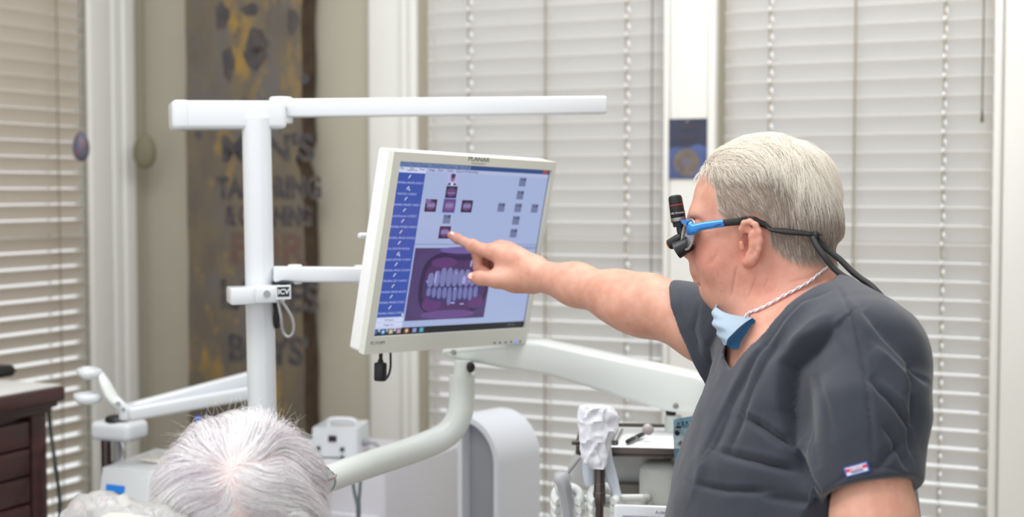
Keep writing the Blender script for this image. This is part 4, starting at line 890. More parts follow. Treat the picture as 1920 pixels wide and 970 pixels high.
# ------------------------------------------------------------------ sculpting: blended solids meshed by surface nets
class Sculpt:
    def __init__(s): s.ops = []
    def add(s, kind, prm, c, r, k, op): s.ops.append((kind, prm, np.array(c, float), r, k, op)); return s
    def ell(s, c, rad, R=None, k=.01, op=1):
        R_ = np.array(R if R is not None else Matrix.Identity(3), float); return s.add('e', (np.array(c, float), np.array(rad, float), R_), c, max(rad), k, op)
    def sph(s, c, r, k=.01, op=1): return s.ell(c, (r, r, r), None, k, op)
    def cone(s, a, b, ra, rb, k=.01, op=1):
        a, b = np.array(a, float), np.array(b, float); return s.add('c', (a, b, ra, rb), (a + b) / 2, np.linalg.norm(b - a) / 2 + max(ra, rb), k, op)
    def chain(s, pts, rs, k=.01, op=1):
        for i in range(len(pts) - 1): s.cone(pts[i], pts[i + 1], rs[i], rs[i + 1], k, op)
        return s
    def half(s, p, n, k=.004, op=-1, c=None, r=9.0):
        """removes everything on the +n side of the plane (inside the given ball)"""
        return s.add('h', (np.array(p, float), np.array(n, float) / np.linalg.norm(n), np.array(c if c is not None else p, float), r), c if c is not None else p, r, k, op)
    def dist(s, op, X):
        kind, q = op[0], op[1]
        if kind == 'e':
            p = (X - q[0]) @ q[2]; k0 = np.linalg.norm(p / q[1], axis=-1); k1 = np.linalg.norm(p / q[1] ** 2, axis=-1) + 1e-12; return k0 * (k0 - 1) / k1
        if kind == 'c':
            ba = q[1] - q[0]; pa = X - q[0]; t = np.clip(pa @ ba / (ba @ ba), 0, 1); return np.linalg.norm(pa - t[..., None] * ba, axis=-1) - (q[2] + (q[3] - q[2]) * t)
        d = -((X - q[0]) @ q[1]); b = np.linalg.norm(X - q[2], axis=-1) - q[3]; return np.maximum(d, b)
    def field(s, X, cen, hd):
        D = np.full(X.shape[:-1], 9.0)
        for op in s.ops:
            if np.linalg.norm(op[2] - cen) > op[3] + hd + op[4] + .045: continue
            d = s.dist(op, X); k = max(op[4], 1e-5)
            if op[5] > 0: h = np.maximum(k - np.abs(D - d), 0) / k; D = np.minimum(D, d) - h * h * k * .25
            else: h = np.maximum(k - np.abs(D + d), 0) / k; D = np.maximum(D, -d) + h * h * k * .25
        return D
    def mesh(s, name, h, smooth=2, N=24):
        adds = [o for o in s.ops if o[5] > 0]
        lo = np.min([o[2] - o[3] for o in adds], 0) - .01; hi = np.max([o[2] + o[3] for o in adds], 0) + .01
        nb = np.ceil((hi - lo) / (h * N)).astype(int)
        g = np.stack(np.meshgrid(*[np.arange(N + 2)] * 3, indexing='ij'), -1) - 1      # samples -1..N
        hd = np.sqrt(3) * h * (N + 1) / 2
        IDS, POS, QUADS = [], [], []
        big = np.array([nb[0] * N + 4, nb[1] * N + 4, nb[2] * N + 4])
        def cid(c): return ((c[..., 0] + 2) * big[1] + (c[..., 1] + 2)) * big[2] + (c[..., 2] + 2)
        for bi in np.ndindex(*nb):
            base = np.array(bi) * N; cen = lo + (base + (N - 1) / 2) * h
            if not any(np.linalg.norm(o[2] - cen) < o[3] + hd + .005 for o in adds): continue
            X = lo + (g + base) * h; D = s.field(X, cen, hd)
            I = D < 0
            if not I.any() or I.all(): continue
            # cells with lower corner -1..N-1 (N+1 of them); cell needs 8 samples
            corners = [(i, j, k) for i in (0, 1) for j in (0, 1) for k in (0, 1)]
            M_ = N + 1
            sl = lambda c: (slice(c[0], c[0] + M_), slice(c[1], c[1] + M_), slice(c[2], c[2] + M_))
            cnt = sum(I[sl(c)].astype(np.int8) for c in corners)
            act = (cnt > 0) & (cnt < 8)
            idx = np.argwhere(act)
            if not len(idx): continue
            acc = np.zeros((len(idx), 3)); m = np.zeros(len(idx))
            vals = {c: D[idx[:, 0] + c[0], idx[:, 1] + c[1], idx[:, 2] + c[2]] for c in corners}
            for c in corners:
                for ax in range(3):
                    if c[ax]: continue
                    c2 = list(c); c2[ax] = 1; c2 = tuple(c2); a, b = vals[c], vals[c2]; cr = (a < 0) != (b < 0)
                    t = np.where(cr, a / np.where(cr, a - b, 1), 0); p = np.array(c, float)[None] + np.eye(3)[ax][None] * t[:, None]
                    acc[cr] += p[cr]; m[cr] += 1
            pos = lo + (idx - 1 + base + acc / m[:, None]) * h
            IDS.append(cid(idx - 1 + base)); POS.append(pos)
            # faces for edges starting at samples 0..N-1
            for ax in range(3):
                o1, o2 = [a for a in range(3) if a != ax]
                s0 = [slice(1, N + 1)] * 3; s1 = list(s0); s1[ax] = slice(2, N + 2)
                A, B = I[tuple(s0)], I[tuple(s1)]; e = np.argwhere(A != B)
                if not len(e): continue
                fl = A[tuple(e.T)]; v = e + base
                d1 = np.zeros(3, int); d1[o1] = 1; d2 = np.zeros(3, int); d2[o2] = 1
                q = np.stack([cid(v - d1 - d2), cid(v - d2), cid(v), cid(v - d1)], 1)
                flip = fl if ax != 1 else ~fl
                q[~flip] = q[~flip][:, ::-1]; QUADS.append(q)
        ids = np.concatenate(IDS); pos = np.concatenate(POS); u, first = np.unique(ids, return_index=True); V = pos[first]
        Q = np.concatenate(QUADS); ok = np.isin(Q, u).all(1); Q = np.searchsorted(u, Q[ok])
        for _ in range(smooth):
            S_ = np.zeros_like(V); n = np.zeros(len(V))
            for a, b in ((0, 1), (1, 2), (2, 3), (3, 0)):
                np.add.at(S_, Q[:, a], V[Q[:, b]]); np.add.at(S_, Q[:, b], V[Q[:, a]]); np.add.at(n, Q[:, a], 1); np.add.at(n, Q[:, b], 1)
            V = V + .5 * (S_ / np.maximum(n, 1)[:, None] - V)
        s.V, s.Q = V, Q
        return V, Q
def np_mesh(name, V, Q):
    me = bpy.data.meshes.new(name); me.vertices.add(len(V)); me.vertices.foreach_set('co', np.asarray(V, np.float32).ravel())
    me.loops.add(Q.size); me.loops.foreach_set('vertex_index', Q.astype(np.int32).ravel()); me.polygons.add(len(Q))
    me.polygons.foreach_set('loop_start', np.arange(0, Q.size, Q.shape[1], dtype=np.int32))
    me.update(); me.validate(); return me
def normals(V, Q):
    n = np.cross(V[Q[:, 2]] - V[Q[:, 0]], V[Q[:, 3]] - V[Q[:, 1]]); o = np.zeros_like(V)
    for i in range(4): np.add.at(o, Q[:, i], n)
    return o / (np.linalg.norm(o, axis=1)[:, None] + 1e-12)
def bvh_of(V, Q): return BVHTree.FromPolygons([tuple(v) for v in V], [tuple(int(i) for i in q) for q in Q])
def cam_hit(bvh, px, py):
    r = ray(px, py).normalized(); loc, n, i, d = bvh.ray_cast(CAM, r); return loc, n
def strands(name, P3, R0, m, parent, root_r=None, tip=.35):
    """P3: strands x points x 3"""
    n, k = P3.shape[:2]
    hc = bpy.data.hair_curves.new(name); hc.add_curves([k] * n)
    hc.attributes['position'].data.foreach_set('vector', P3.astype(np.float32).ravel())
    ra = hc.attributes.get('radius') or hc.attributes.new('radius', 'FLOAT', 'POINT')
    rr = np.ones((n, k)) * R0; rr *= np.linspace(1, tip, k)[None] ; ra.data.foreach_set('value', rr.astype(np.float32).ravel())
    if m: hc.materials.append(m)
    o = bpy.data.objects.new(name, hc); COL.objects.link(o); adopt(o, parent); return o
def hair_mat(name, c1, c2, rough=.45):
    m = bpy.data.materials.new(name); m.use_nodes = True; nt = m.node_tree; b = nt.nodes['Principled BSDF']
    hi = nt.nodes.new('ShaderNodeHairInfo'); mx = nt.nodes.new('ShaderNodeMix'); mx.data_type = 'RGBA'
    mx.inputs[6].default_value = lin(c1) + (1,); mx.inputs[7].default_value = lin(c2) + (1,)
    nt.links.new(hi.outputs['Random'], mx.inputs[0]); nt.links.new(mx.outputs[2], b.inputs['Base Color'])
    b.inputs['Roughness'].default_value = rough; b.inputs['Specular IOR Level'].default_value = .35
    return m
def skin_mat(name, c1, c2, c3, c4=(196, 180, 168)):
    m = mat(name, c1, .48, rgb2=c2, vscale=38, bump=.12, bscale=420, sss=.07); patch_mix(m, c3, 150, .58, .9); m.node_tree.nodes['Principled BSDF'].inputs['Specular IOR Level'].default_value = .4
    nt = m.node_tree; b = nt.nodes['Principled BSDF']; prev = b.inputs['Base Color'].links[0].from_socket
    at = nt.nodes.new('ShaderNodeAttribute'); at.attribute_name = 'blush'; mx = nt.nodes.new('ShaderNodeMix'); mx.data_type = 'RGBA'; mx.inputs[7].default_value = lin((205, 104, 96)) + (1,)
    nt.links.new(at.outputs['Fac'], mx.inputs[0]); nt.links.new(prev, mx.inputs[6])
    a2 = nt.nodes.new('ShaderNodeAttribute'); a2.attribute_name = 'stubble'; m2 = nt.nodes.new('ShaderNodeMix'); m2.data_type = 'RGBA'; m2.inputs[7].default_value = lin(c4) + (1,)
    nt.links.new(a2.outputs['Fac'], m2.inputs[0]); nt.links.new(mx.outputs[2], m2.inputs[6]); nt.links.new(m2.outputs[2], b.inputs['Base Color']); return m
# ------------------------------------------------------------------ the standing man
HD = 2.0; PHI = math.radians(15)
HC = P(1437, 370, HD)
RHd = Matrix.Rotation(-PHI, 3, 'Z')                 # head-local: -x forward, -y his left (toward the camera), z up
def hw(v): return HC + RHd @ Vector(v)
LATN = RHd @ Vector((0, -1, 0))
def hq(px, py, lat=0.0):
    p = on_plane(px, py, HC + LATN * lat, LATN); return RHd.transposed() @ (p - HC)
def mir(v): return Vector((v[0], -v[1], v[2]))
Mh = RHd
man = thing('person', 'man with short white hair in dark grey scrubs, pointing at the monitor', 'person', Vector((.40, 1.9, 0)))
sk = Sculpt()
u = .00075
def he(px, py, lat, rx, ry, rz, k=.012, op=1, R=None, both=True):
    v = hq(px, py, lat)
    RR_ = RHd if R is None else RHd @ R
    sk.ell(hw(v), (rx, ry, rz), RR_, k, op)
    if lat and both:
        R2 = RHd if R is None else RHd @ Matrix(((1, 0, 0), (0, -1, 0), (0, 0, 1))) @ R @ Matrix(((1, 0, 0), (0, -1, 0), (0, 0, 1)))
        sk.ell(hw(mir(v)), (rx, ry, rz), R2, k, op)
def hcn(p, q, ra, rb, k=.012, op=1, both=True):
    a, b_ = hq(*p), hq(*q); sk.cone(hw(a), hw(b_), ra, rb, k, op)
    if both: sk.cone(hw(mir(a)), hw(mir(b_)), ra, rb, k, op)
# skull and face
sk.ell(hw(hq(1441, 366)), (.083, .073, .078), RHd, .02)
sk.ell(hw(hq(1402, 384)), (.077, .064, .072), RHd, .03)
sk.ell(hw(hq(1392, 462)), (.066, .056, .068), RHd, .03)
he(1500, 420, .030, .045, .040, .045, .03)
he(1352, 484, .030, .033, .032, .036, .02)          # cheeks
he(1366, 452, .042, .030, .026, .026, .02)          # cheekbones
he(1388, 500, .040, .040, .024, .036, .025)         # jowl
sk.sph(hw(hq(1343, 538)), .0185, .02)                # chin
hcn((1350, 540, .014), (1426, 508, .050), .020, .022, .025)
sk.cone(hw(hq(1310, 404, -.026)), hw(hq(1310, 404, .026)), .0125, .0125, .016)
# eyes, nose, mouth
he(1305, 424, .031, .012, .013, .010, .012, -1)
he(1313, 425, .031, .0115, .0115, .0115, .004)
hcn((1300, 418, 0), (1282, 466, 0), .0075, .0105, .012, 1, False)
he(1290, 474, .0105, .0095, .0075, .0075, .008)
he(1285, 481, .006, .004, .003, .003, .003, -1)
he(1306, 500, 0, .010, .022, .018, .012)
sk.chain([hw(hq(1319, 515, .021)), hw(hq(1309, 511, 0)), hw(hq(1319, 515, -.021) if False else mir(hq(1319, 515, .021)))], [.0045, .0068, .0045], .006)
sk.chain([hw(hq(1320, 521, .019)), hw(hq(1312, 524, 0)), hw(mir(hq(1320, 521, .019)))], [.0045, .0072, .0045], .006)
sk.chain([hw(hq(1319, 518, .026)), hw(hq(1305, 517.5, 0)), hw(mir(hq(1319, 518, .026)))], [.0016, .0018, .0016], .003, -1)
sk.ell(hw(hq(1322, 533, 0)), (.007, .018, .004), RHd, .008, -1)
# neck, throat
NBv = P(1497, 590, 1.97)
sk.chain([hw(hq(1475, 470)), NBv, P(1508, 650, 1.95)], [.059, .066, .064], .03)
sk.chain([hw(hq(1372, 545)), hw(hq(1404, 575)), P(1438, 640, 1.95)], [.026, .034, .05], .03)
he(1400, 560, .026, .034, .03, .028, .03)
# skin creases on the neck side
for (x0, y0, x1, y1) in ((1379, 504, 1371, 556), (1416, 520, 1404, 560)):
    v0, v1 = hq(x0, y0, .07), hq(x1, y1, .062)
# ears
ER = Matrix.Rotation(math.radians(-24), 3, 'Z') @ Matrix.Rotation(math.radians(-9), 3, 'Y')
def ear(side):
    def w(px, py, lat, off=0):
        v = hq(px, py, lat); return hw(v if side > 0 else mir(v))
    L = .0775
    rim = [(1391, 446, L - .002), (1389, 430, L + .002), (1395, 418, L + .004), (1406, 415.5, L + .007), (1417, 422, L + .010), (1424, 436, L + .012), (1426.5, 452, L + .012), (1424, 468, L + .011), (1418, 480, L + .008)]
    sk.chain([w(*p) for p in rim], [.0028, .0033, .0038, .0040, .0040, .0038, .0036, .0034, .0034], .003)
    back = [(1402, 430, L - .001), (1412, 440, L + .003), (1415, 458, L + .003), (1409, 474, L)]
    sk.chain([w(*p) for p in back], [.0055, .0075, .0078, .0066], .006)
    anti = [(1404, 428, L + .004), (1411, 440, L + .0075), (1414, 456, L + .0085), (1410, 470, L + .007), (1402, 478, L + .006)]
    sk.chain([w(*p) for p in anti], [.0022, .003, .0034, .0032, .0028], .004)
    sk.chain([w(1407, 488, L + .002), w(1401, 492, L + .001)], [.0080, .0072], .006)   # lobe
    sk.chain([w(1418, 480, L + .006), w(1409, 489, L + .003)], [.0040, .006], .006)
    sk.chain([w(1404, 446, L - .002), w(1401, 464, L - .003)], [.0072, .0078], .003, -1)  # concha
    sk.chain([w(1400, 438, L + .007), w(1406, 428, L + .008)], [.0026, .0028], .003, -1)
    sk.chain([w(1390, 456, L + .003), w(1392, 466, L + .003)], [.0036, .0042], .003)   # tragus
ear(1); ear(-1)
# shoulders and chest under the shirt
SHR, SHL = P(1470, 622, 2.06), P(1628, 672, 1.76)
sk.chain([SHR, P(1515, 655, 1.94), SHL], [.055, .058, .056], .04)
sk.ell(P(1478, 750, 1.91), (.085, .13, .11), None, .04)
# right arm: upper arm, forearm, hand on the screen
ELB, WR = P(1215, 572, 2.23), P(1000, 514.5, 2.405)
sk.chain([SHR, P(1330, 612, 2.15), ELB], [.058, .052, .044], .03)
sk.chain([ELB, P(1160, 558, 2.275), P(1080, 534, 2.34), WR], [.042, .0385, .0305, .0255], .03)
sk.ell(P(1200, 578, 2.24), (.05, .034, .034), None, .03)
hk_ = [P(1000, 514.5, 2.405)]
TIPP = on_plane(838.8, 438.5, MC, MN)
dt = (TIPP - CAM).dot(FW) - .006
def Hn(px, py, dd=0.0): return P(px, py, 2.43 + dd)
WRd = -.02
palm = [((1000, 505, -.022), .025), ((972, 497, -.012), .027), ((945, 487, .0), .0245), ((930, 479, .004), .0205)]
# palm block: index side, middle, ring, little rows running to the wrist
sk.chain([P(1000, 506, 2.41), Hn(960, 488, -.008), Hn(926, 472, -.006)], [.0235, .0215, .0150], .016)
sk.chain([P(1000, 510, 2.42), Hn(962, 490, .010), Hn(938, 467, .014)], [.0235, .0220, .0155], .016)
sk.chain([P(1000, 512, 2.43), Hn(968, 492, .028), Hn(952, 469, .032)], [.022, .0205, .0145], .016)
sk.chain([P(1000, 516, 2.435), Hn(972, 498, .042), Hn(958, 478, .048)], [.020, .018, .0125], .014)
sk.chain([P(998, 528, 2.41), Hn(965, 522, -.010), Hn(935, 519, -.012)], [.0200, .0215, .0155], .016)
# index finger
kk = [P(838.8 + 5.5, 438.5 + 2.6, dt), P(857, 447.5, dt + .001), P(885, 461, 2.432), P(922, 474, 2.426)]
sk.chain(kk, [.0062, .0080, .0098, .0125], .006)
sk.sph(kk[2], .0101, .006)
# index nail on its upper side is part of the skin mesh (slight ridge)
# middle, ring, little fingers curled under
def curl(m0, pip, dip, tip, r):
    sk.chain([m0, pip], [r + .0015, r], .005); sk.chain([pip, dip, tip], [r, r - .0008, r - .0018], .004)
curl(Hn(930, 468, .012), Hn(894, 473, .020), Hn(897, 503, .022), Hn(915, 512, .012), .0098)
curl(Hn(944, 469, .032), Hn(906, 476, .040), Hn(907, 506, .040), Hn(924, 514, .030), .0093)
curl(Hn(952, 478, .048), Hn(922, 484, .056), Hn(920, 508, .056), Hn(934, 516, .046), .0080)
# thumb
sk.chain([Hn(968, 524, -.018), Hn(930, 525, -.022), Hn(900, 521.5, -.018), Hn(885, 519.5, -.012)], [.0175, .0125, .0108, .0082], .010)
# left arm, hanging, with a relaxed hand below the picture
EL2 = P(1640, 985, 1.66); WR2 = P(1560, 1270, 1.62)
sk.chain([SHL, P(1628, 830, 1.70), EL2], [.052, .045, .046], .03)
sk.chain([EL2, P(1620, 1100, 1.64), WR2], [.044, .04, .027], .03)
hd_ = (WR2 - EL2).normalized(); fwd_ = Vector((-1, 0, 0)); fwd_ = (fwd_ - hd_ * fwd_.dot(hd_)).normalized()
sk.chain([WR2, WR2 + hd_ * .05, WR2 + hd_ * .09], [.024, .027, .024], .02)
for i_, (o_, l_) in enumerate(((.030, .070), (.010, .080), (-.010, .075), (-.028, .058))):
    p0 = WR2 + hd_ * .09 + fwd_ * o_; p1 = p0 + hd_ * l_ * .5; p2 = p0 + hd_ * l_ + Vector((0, .02, 0)); sk.chain([p0 - hd_ * .02, p1, p2], [.011, .0095, .0075], .004)
sk.chain([WR2 + hd_ * .03 + fwd_ * .02, WR2 + hd_ * .07 + fwd_ * .045, WR2 + hd_ * .105 + fwd_ * .05], [.015, .012, .009], .008)
V, Q = sk.mesh('body', .0017, smooth=2)
BV = bvh_of(V, Q); NV = normals(V, Q)
# fine creases: pushed in along soft strokes seen from the side
def strokes(V, N, lst, p=2.0):
    q, dep = proj(V); view = (V - np.array(CAM)); view /= np.linalg.norm(view, axis=1)[:, None]
    facing = -(view * N).sum(1)
    out = np.zeros(len(V))
    for pts, w1, w2, amp, dmax in lst:
        pts = [np.array(p, float) for p in pts]; best = np.full(len(V), 1e9); sgn = np.zeros(len(V)); endf = np.zeros(len(V))
        tot = sum(np.linalg.norm(b - a) for a, b in zip(pts, pts[1:])); run = 0
        for a, b in zip(pts, pts[1:]):
            ab = b - a; L = np.linalg.norm(ab); t = ((q - a) @ ab) / (L * L); tc = np.clip(t, 0, 1); d = np.linalg.norm(q - a - tc[:, None] * ab, axis=1)
            sd = (ab[0] * (q[:, 1] - a[1]) - ab[1] * (q[:, 0] - a[0])); m = d < best; best[m] = d[m]; sgn[m] = np.sign(sd[m]); endf[m] = ((run + tc * L) / tot)[m]; run += L
        w = np.where(sgn > 0, w1, w2); taper = np.clip(np.minimum(endf, 1 - endf) / .22, 0, 1) ** .7
        f = amp * np.exp(-(best / w) ** p) * (.25 + .75 * taper) * np.clip(facing * 3, 0, 1)
        if dmax: f *= (dep < dmax)
        out += f
    return V + N * out[:, None]
V = strokes(V, NV, [([(1381, 502), (1377, 525), (1371, 560)], 2.2, 2.2, -.0016, 0), ([(1420, 512), (1413, 535), (1402, 562)], 2.2, 2.2, -.0014, 0), ([(1441, 520), (1432, 545)], 2, 2, -.0008, 0),
    ([(1348, 466), (1344, 480), (1330, 497)], 5, 5, -.0010, 0), ([(1480, 530), (1520, 520), (1545, 505)], 3, 3, -.0012, 0), ([(1470, 548), (1515, 540), (1552, 522)], 3, 3, -.001, 0),
    ([(1330, 430), (1318, 432)], 2, 2, -.0008, 0), ([(1332, 437), (1320, 441)], 2, 2, -.0008, 0),
    ([(930, 455), (960, 470), (985, 490)], 5, 5, .0008, 0), ([(952, 455), (975, 474), (992, 492)], 5, 5, .0008, 0), ([(888, 455), (882, 468)], 2.5, 2.5, -.0007, 0), ([(860, 442), (856, 452)], 2, 2, -.0006, 0)])
me = np_mesh('body', V, Q)
bl_ = me.attributes.new('blush', 'FLOAT', 'POINT'); q_, dep_ = proj(V)
LOC = (V - np.array(HC)) @ np.array(RHd)
bl = np.zeros(len(V))
lipc = np.array(hq(1314, 518)); d = np.linalg.norm((LOC - lipc) * np.array([1, .45, 1.6]), axis=1); bl += .75 * np.exp(-(d / .009) ** 4)
earc = np.array(hq(1408, 455, .08)); d = np.linalg.norm((np.abs(LOC * [0, 1, 0]) + LOC * [1, 0, 1] - np.abs(earc * [0, 1, 0]) - earc * [1, 0, 1]) * [1, .8, .6], axis=1); bl += .22 * np.exp(-(d / .02) ** 4)
ckc = np.array(hq(1335, 470, .045)); d = np.linalg.norm(np.abs(LOC * [0, 1, 0]) + LOC * [1, 0, 1] - np.abs(ckc * [0, 1, 0]) - ckc * [1, 0, 1], axis=1); bl += .40 * np.exp(-(d / .042) ** 2)
nkc = np.array(hq(1450, 530, .06)); d = np.linalg.norm((LOC - nkc) * np.array([.7, .6, 1.1]), axis=1); bl += .26 * np.exp(-(d / .045) ** 2)
kn = np.array(Hn(926, 468, 0)); d = np.linalg.norm(V - kn, axis=1); bl += .12 * np.exp(-(d / .03) ** 2)
for c_ in (kk[0], Hn(897, 505, .01), Hn(888, 519, -.012)): d = np.linalg.norm(V - np.array(c_), axis=1); bl += .25 * np.exp(-(d / .014) ** 2)
bl_.data.foreach_set('value', bl.astype(np.float32))
M_skin = skin_mat('skin', (216, 165, 144), (205, 148, 127), (188, 124, 104))
body = obj('body', me, M_skin, man, angle=180)
BV = bvh_of(V, Q)
M_nail = mat('nail', (238, 196, 182), .25)
for (a_, b_, r_, nm) in ((kk[0], kk[1], .0052, 'fingernail'), (Hn(885, 519.5, -.012), Hn(900, 521.5, -.018), .0062, 'thumbnail')):
    t = BM(); ax = (b_ - a_).normalized(); up_ = (Vector((0, 0, 1)) * .8 - FW * .6) if nm == 'fingernail' else (-FW + ZV * .2 - RT * .3); up_ = (up_ - ax * up_.dot(ax)).normalized(); sd_ = ax.cross(up_)
    hit_, n_h, _, _ = BV.ray_cast(a_ + ax * .002 + up_ * .05, -up_)
    if hit_: sphere(t, hit_ - up_ * .0006, 1, (r_ * 1.05, r_ * .85, .0013), Matrix((ax, sd_, up_)).transposed(), 18, 10); obj('nail', t, M_nail, man)
M_eye = mat('eye_white', (226, 220, 214), .15); M_iris = mat('iris_blue', (80, 100, 120), .1)
for s_ in (1, -1):
    v = hq(1311.5, 425, .031); v = v if s_ > 0 else mir(v)
    t = BM(); sphere(t, hw(v), .0113, (1, 1, .8)); e_ = obj('eye', t, M_eye, man)
    t = BM(); sphere(t, hw(v + Vector((-.0085, 0, -.001))), .0045, (.8, 1, 1)); obj('iris', t, M_iris, e_)

# ---- hair of the man
def grow(bvh, roots, rn, dirf, length, steps, lift, jitter, seed=0, drop=0.0):
    out = np.zeros((len(roots), steps, 3)); rng = np.random.default_rng(seed)
    for i, (p0, n0) in enumerate(zip(roots, rn)):
        p = Vector(p0); n = Vector(n0); L = length(p) * rng.uniform(.75, 1.15); st = L / (steps - 1)
        jt = Vector(rng.normal(0, jitter, 3)); lf = lift(p) * rng.uniform(.5, 1.25)
        off = 0
        for k in range(steps):
            t = k / (steps - 1)
            out[i, k] = p + n * (off)
            d = dirf(p) + jt + Vector((0, 0, -drop * t)); d = d - n * d.dot(n)
            if d.length < 1e-6: break
            q = p + d.normalized() * st
            loc, nn, _, _ = bvh.find_nearest(q)
            if loc is None: break
            p = loc; n = (n * .4 + nn * .6).normalized(); off = lf * math.sin(min(1, t + 1 / (steps - 1)) * 1.9) + .0004
    return out
def pick_roots(V, Q, N, mask, n, seed=1):
    rng = np.random.default_rng(seed); fm = mask[Q].all(1); F = Q[fm]; a = np.linalg.norm(np.cross(V[F[:, 2]] - V[F[:, 0]], V[F[:, 3]] - V[F[:, 1]]), axis=1); f = F[rng.choice(len(F), n, p=a / a.sum())]
    w = rng.dirichlet([1] * 4, n); return (V[f] * w[..., None]).sum(1), N[f].mean(1)
q_, _ = proj(V); NV = normals(V, Q)
Lx, Ly, Lz = LOC[:, 0], LOC[:, 1], LOC[:, 2]
def zl(py): return -(py - 370) * u
# hairline in head-local coordinates
def xl_(px): return (px - 1437) * u
front = np.interp(Lz, [zl(470), zl(430), zl(405), zl(395), zl(372), zl(350), zl(330), zl(318), zl(250)], [xl_(1462), xl_(1440), xl_(1372), xl_(1356), xl_(1352), xl_(1350), xl_(1336), xl_(1300), xl_(1280)])
bottom = np.interp(Lx, [xl_(1340), xl_(1380), xl_(1400), xl_(1428), xl_(1445), xl_(1470), xl_(1500), xl_(1560)], [zl(402), zl(404), zl(405), zl(418), zl(446), zl(470), zl(486), zl(486)])
hm = (Lx > front) & (Lz > bottom) & (np.abs(Ly) < .083) & (Lz > zl(500)) & (Lx < .2)
earm = (np.linalg.norm((np.stack([Lx, np.abs(Ly), Lz], 1) - np.array([hq(1408, 455, .08)[0], .080, hq(1408, 455, .08)[2]])) * [1, .7, .62], axis=1) < .026)
hm &= ~earm
stb = me.attributes.new('stubble', 'FLOAT', 'POINT'); hv = hm.astype(float)
for _ in range(6):
    s4 = np.zeros(len(V)); c4 = np.zeros(len(V))
    for i_ in range(4): np.add.at(s4, Q[:, i_], hv[Q].mean(1)); np.add.at(c4, Q[:, i_], 1)
    hv = s4 / np.maximum(c4, 1)
stb.data.foreach_set('value', (hv * .85).astype(np.float32))
roots, rn = pick_roots(V, Q, NV, hm, 24000, 3)
def loc_(p): return RHd.transposed() @ (Vector(p) - HC)
CRN = Vector((xl_(1476), 0, zl(290)))
def mdir(p):
    l = loc_(p); top = max(0, min(1, (l.z - zl(330)) / .035))
    aw = l - CRN; aw = aw.normalized() if aw.length > 1e-5 else Vector((1, 0, 0))
    nz = Vector((mnoise.noise(Vector(p) * 55), mnoise.noise(Vector(p) * 55 + Vector((9, 0, 0))), mnoise.noise(Vector(p) * 55 + Vector((0, 9, 0))))) * .5
    bk_ = max(0, min(1, (l.x - xl_(1425) + .02 * mnoise.noise(Vector(p) * 40)) / .05))
    d1 = aw * .7 + Vector((.25, 0, -.9))
    d2 = Vector((.6, .1 if l.y < 0 else -.1, -.7)) * (1 - top) + Vector((.95, -.55, -.1)) * top
    return RHd @ (d1 * bk_ + d2 * (1 - bk_) + nz * .8)
def mlen(p):
    l = loc_(p); top = max(0, min(1, (l.z - zl(345)) / .04)); back = max(0, min(1, (l.x - xl_(1450)) / .03)); up_ = max(0, min(1, (l.z - zl(440)) / .04))
    return .012 + .026 * top + .024 * back * up_
def mlift(p):
    l = loc_(p); top = max(0, min(1, (l.z - zl(345)) / .04)); back = max(0, min(1, (l.x - xl_(1450)) / .04)) * max(0, min(1, (l.z - zl(450)) / .03)); fr = max(0, min(1, (xl_(1350) - l.x) / .03)) * top
    return .0022 + .006 * top + .0075 * back + .004 * fr
P3 = grow(BV, roots, rn, mdir, mlen, 7, mlift, .11, 5, .2)
rl_ = np.array([loc_(p) for p in roots])
topm = np.clip((rl_[:, 2] - zl(345)) / .03 + np.random.normal(0, .25, len(rl_)), 0, 1) + .75 * np.clip((rl_[:, 0] - xl_(1470)) / .03, 0, 1) * np.clip((rl_[:, 2] - zl(400)) / .03, 0, 1)
isw = np.random.rand(len(rl_)) < np.clip(topm, .10, .97)
hm1, hm2 = hair_mat('white_blond_hair', (252, 248, 240), (240, 232, 218)), hair_mat('grey_hair', (190, 175, 162), (160, 145, 134))
strands('hair', P3[isw], .0002, hm1, man); strands('grey_side_hair', P3[~isw], .00019, hm2, man)
# eyebrows are hidden by the spectacle arm on this side but sparse hairs stand above both eyes
# ---- scrub top
sc_ = Sculpt()
T1, T2 = P(1480, 700, 1.92), P(1492, 900, 1.885)
TB = P(1500, 1200, 1.88)
RTor = Matrix.Rotation(math.radians(8), 3, 'Z')
# right sleeve (far), reaching forward
HEM_R = P(1292, 598, 2.175)
RSa = P(1400, 625, 2.10); axR = (HEM_R - SHR).normalized()
sc_.chain([SHR, RSa, P(1268, 604, 2.185)], [.068, .066, .064], .03)
sc_.ell(P(1332, 668, 2.12), (.042, .04, .05), None, .04); sc_.ell(P(1322, 688, 2.125), (.03, .035, .03), None, .03)
# left sleeve (near)
sc_.chain([SHL, P(1638, 775, 1.715), P(1627, 905, 1.685), P(1626, 990, 1.66)], [.067, .061, .0555, .0555], .035)
sc_.ell(P(1590, 850, 1.70), (.045, .05, .09), None, .05)
# cut the hems and hollow the sleeves
nR = (P(1262, 545, 2.16) - P(1395, 610, 2.10)).normalized()
p_up, p_lo, p_far = P(1268, 532, 2.20), P(1337, 712, 2.13), P(1256, 565, 2.13)
nR = (p_lo - p_up).cross(p_far - p_up).normalized()
if nR.dot(RT) > 0: nR = -nR
sc_.half(p_up, nR, .003, -1, P(1240, 610, 2.18), .135)
sc_.chain([P(1230, 600, 2.21), P(1330, 618, 2.15), P(1370, 620, 2.12)], [.056, .056, .04], .004, -1)
h1, h2, h3 = P(1536, 950, 1.70), P(1722, 921, 1.70), P(1630, 897, 1.615)
nL = (h2 - h1).cross(h3 - h1).normalized()
if nL.z > 0: nL = -nL
sc_.half(h3, nL, .003, -1, P(1635, 1015, 1.665), .125)
sc_.chain([P(1627, 985, 1.665), P(1628, 890, 1.685)], [.0500, .0475], .004, -1)
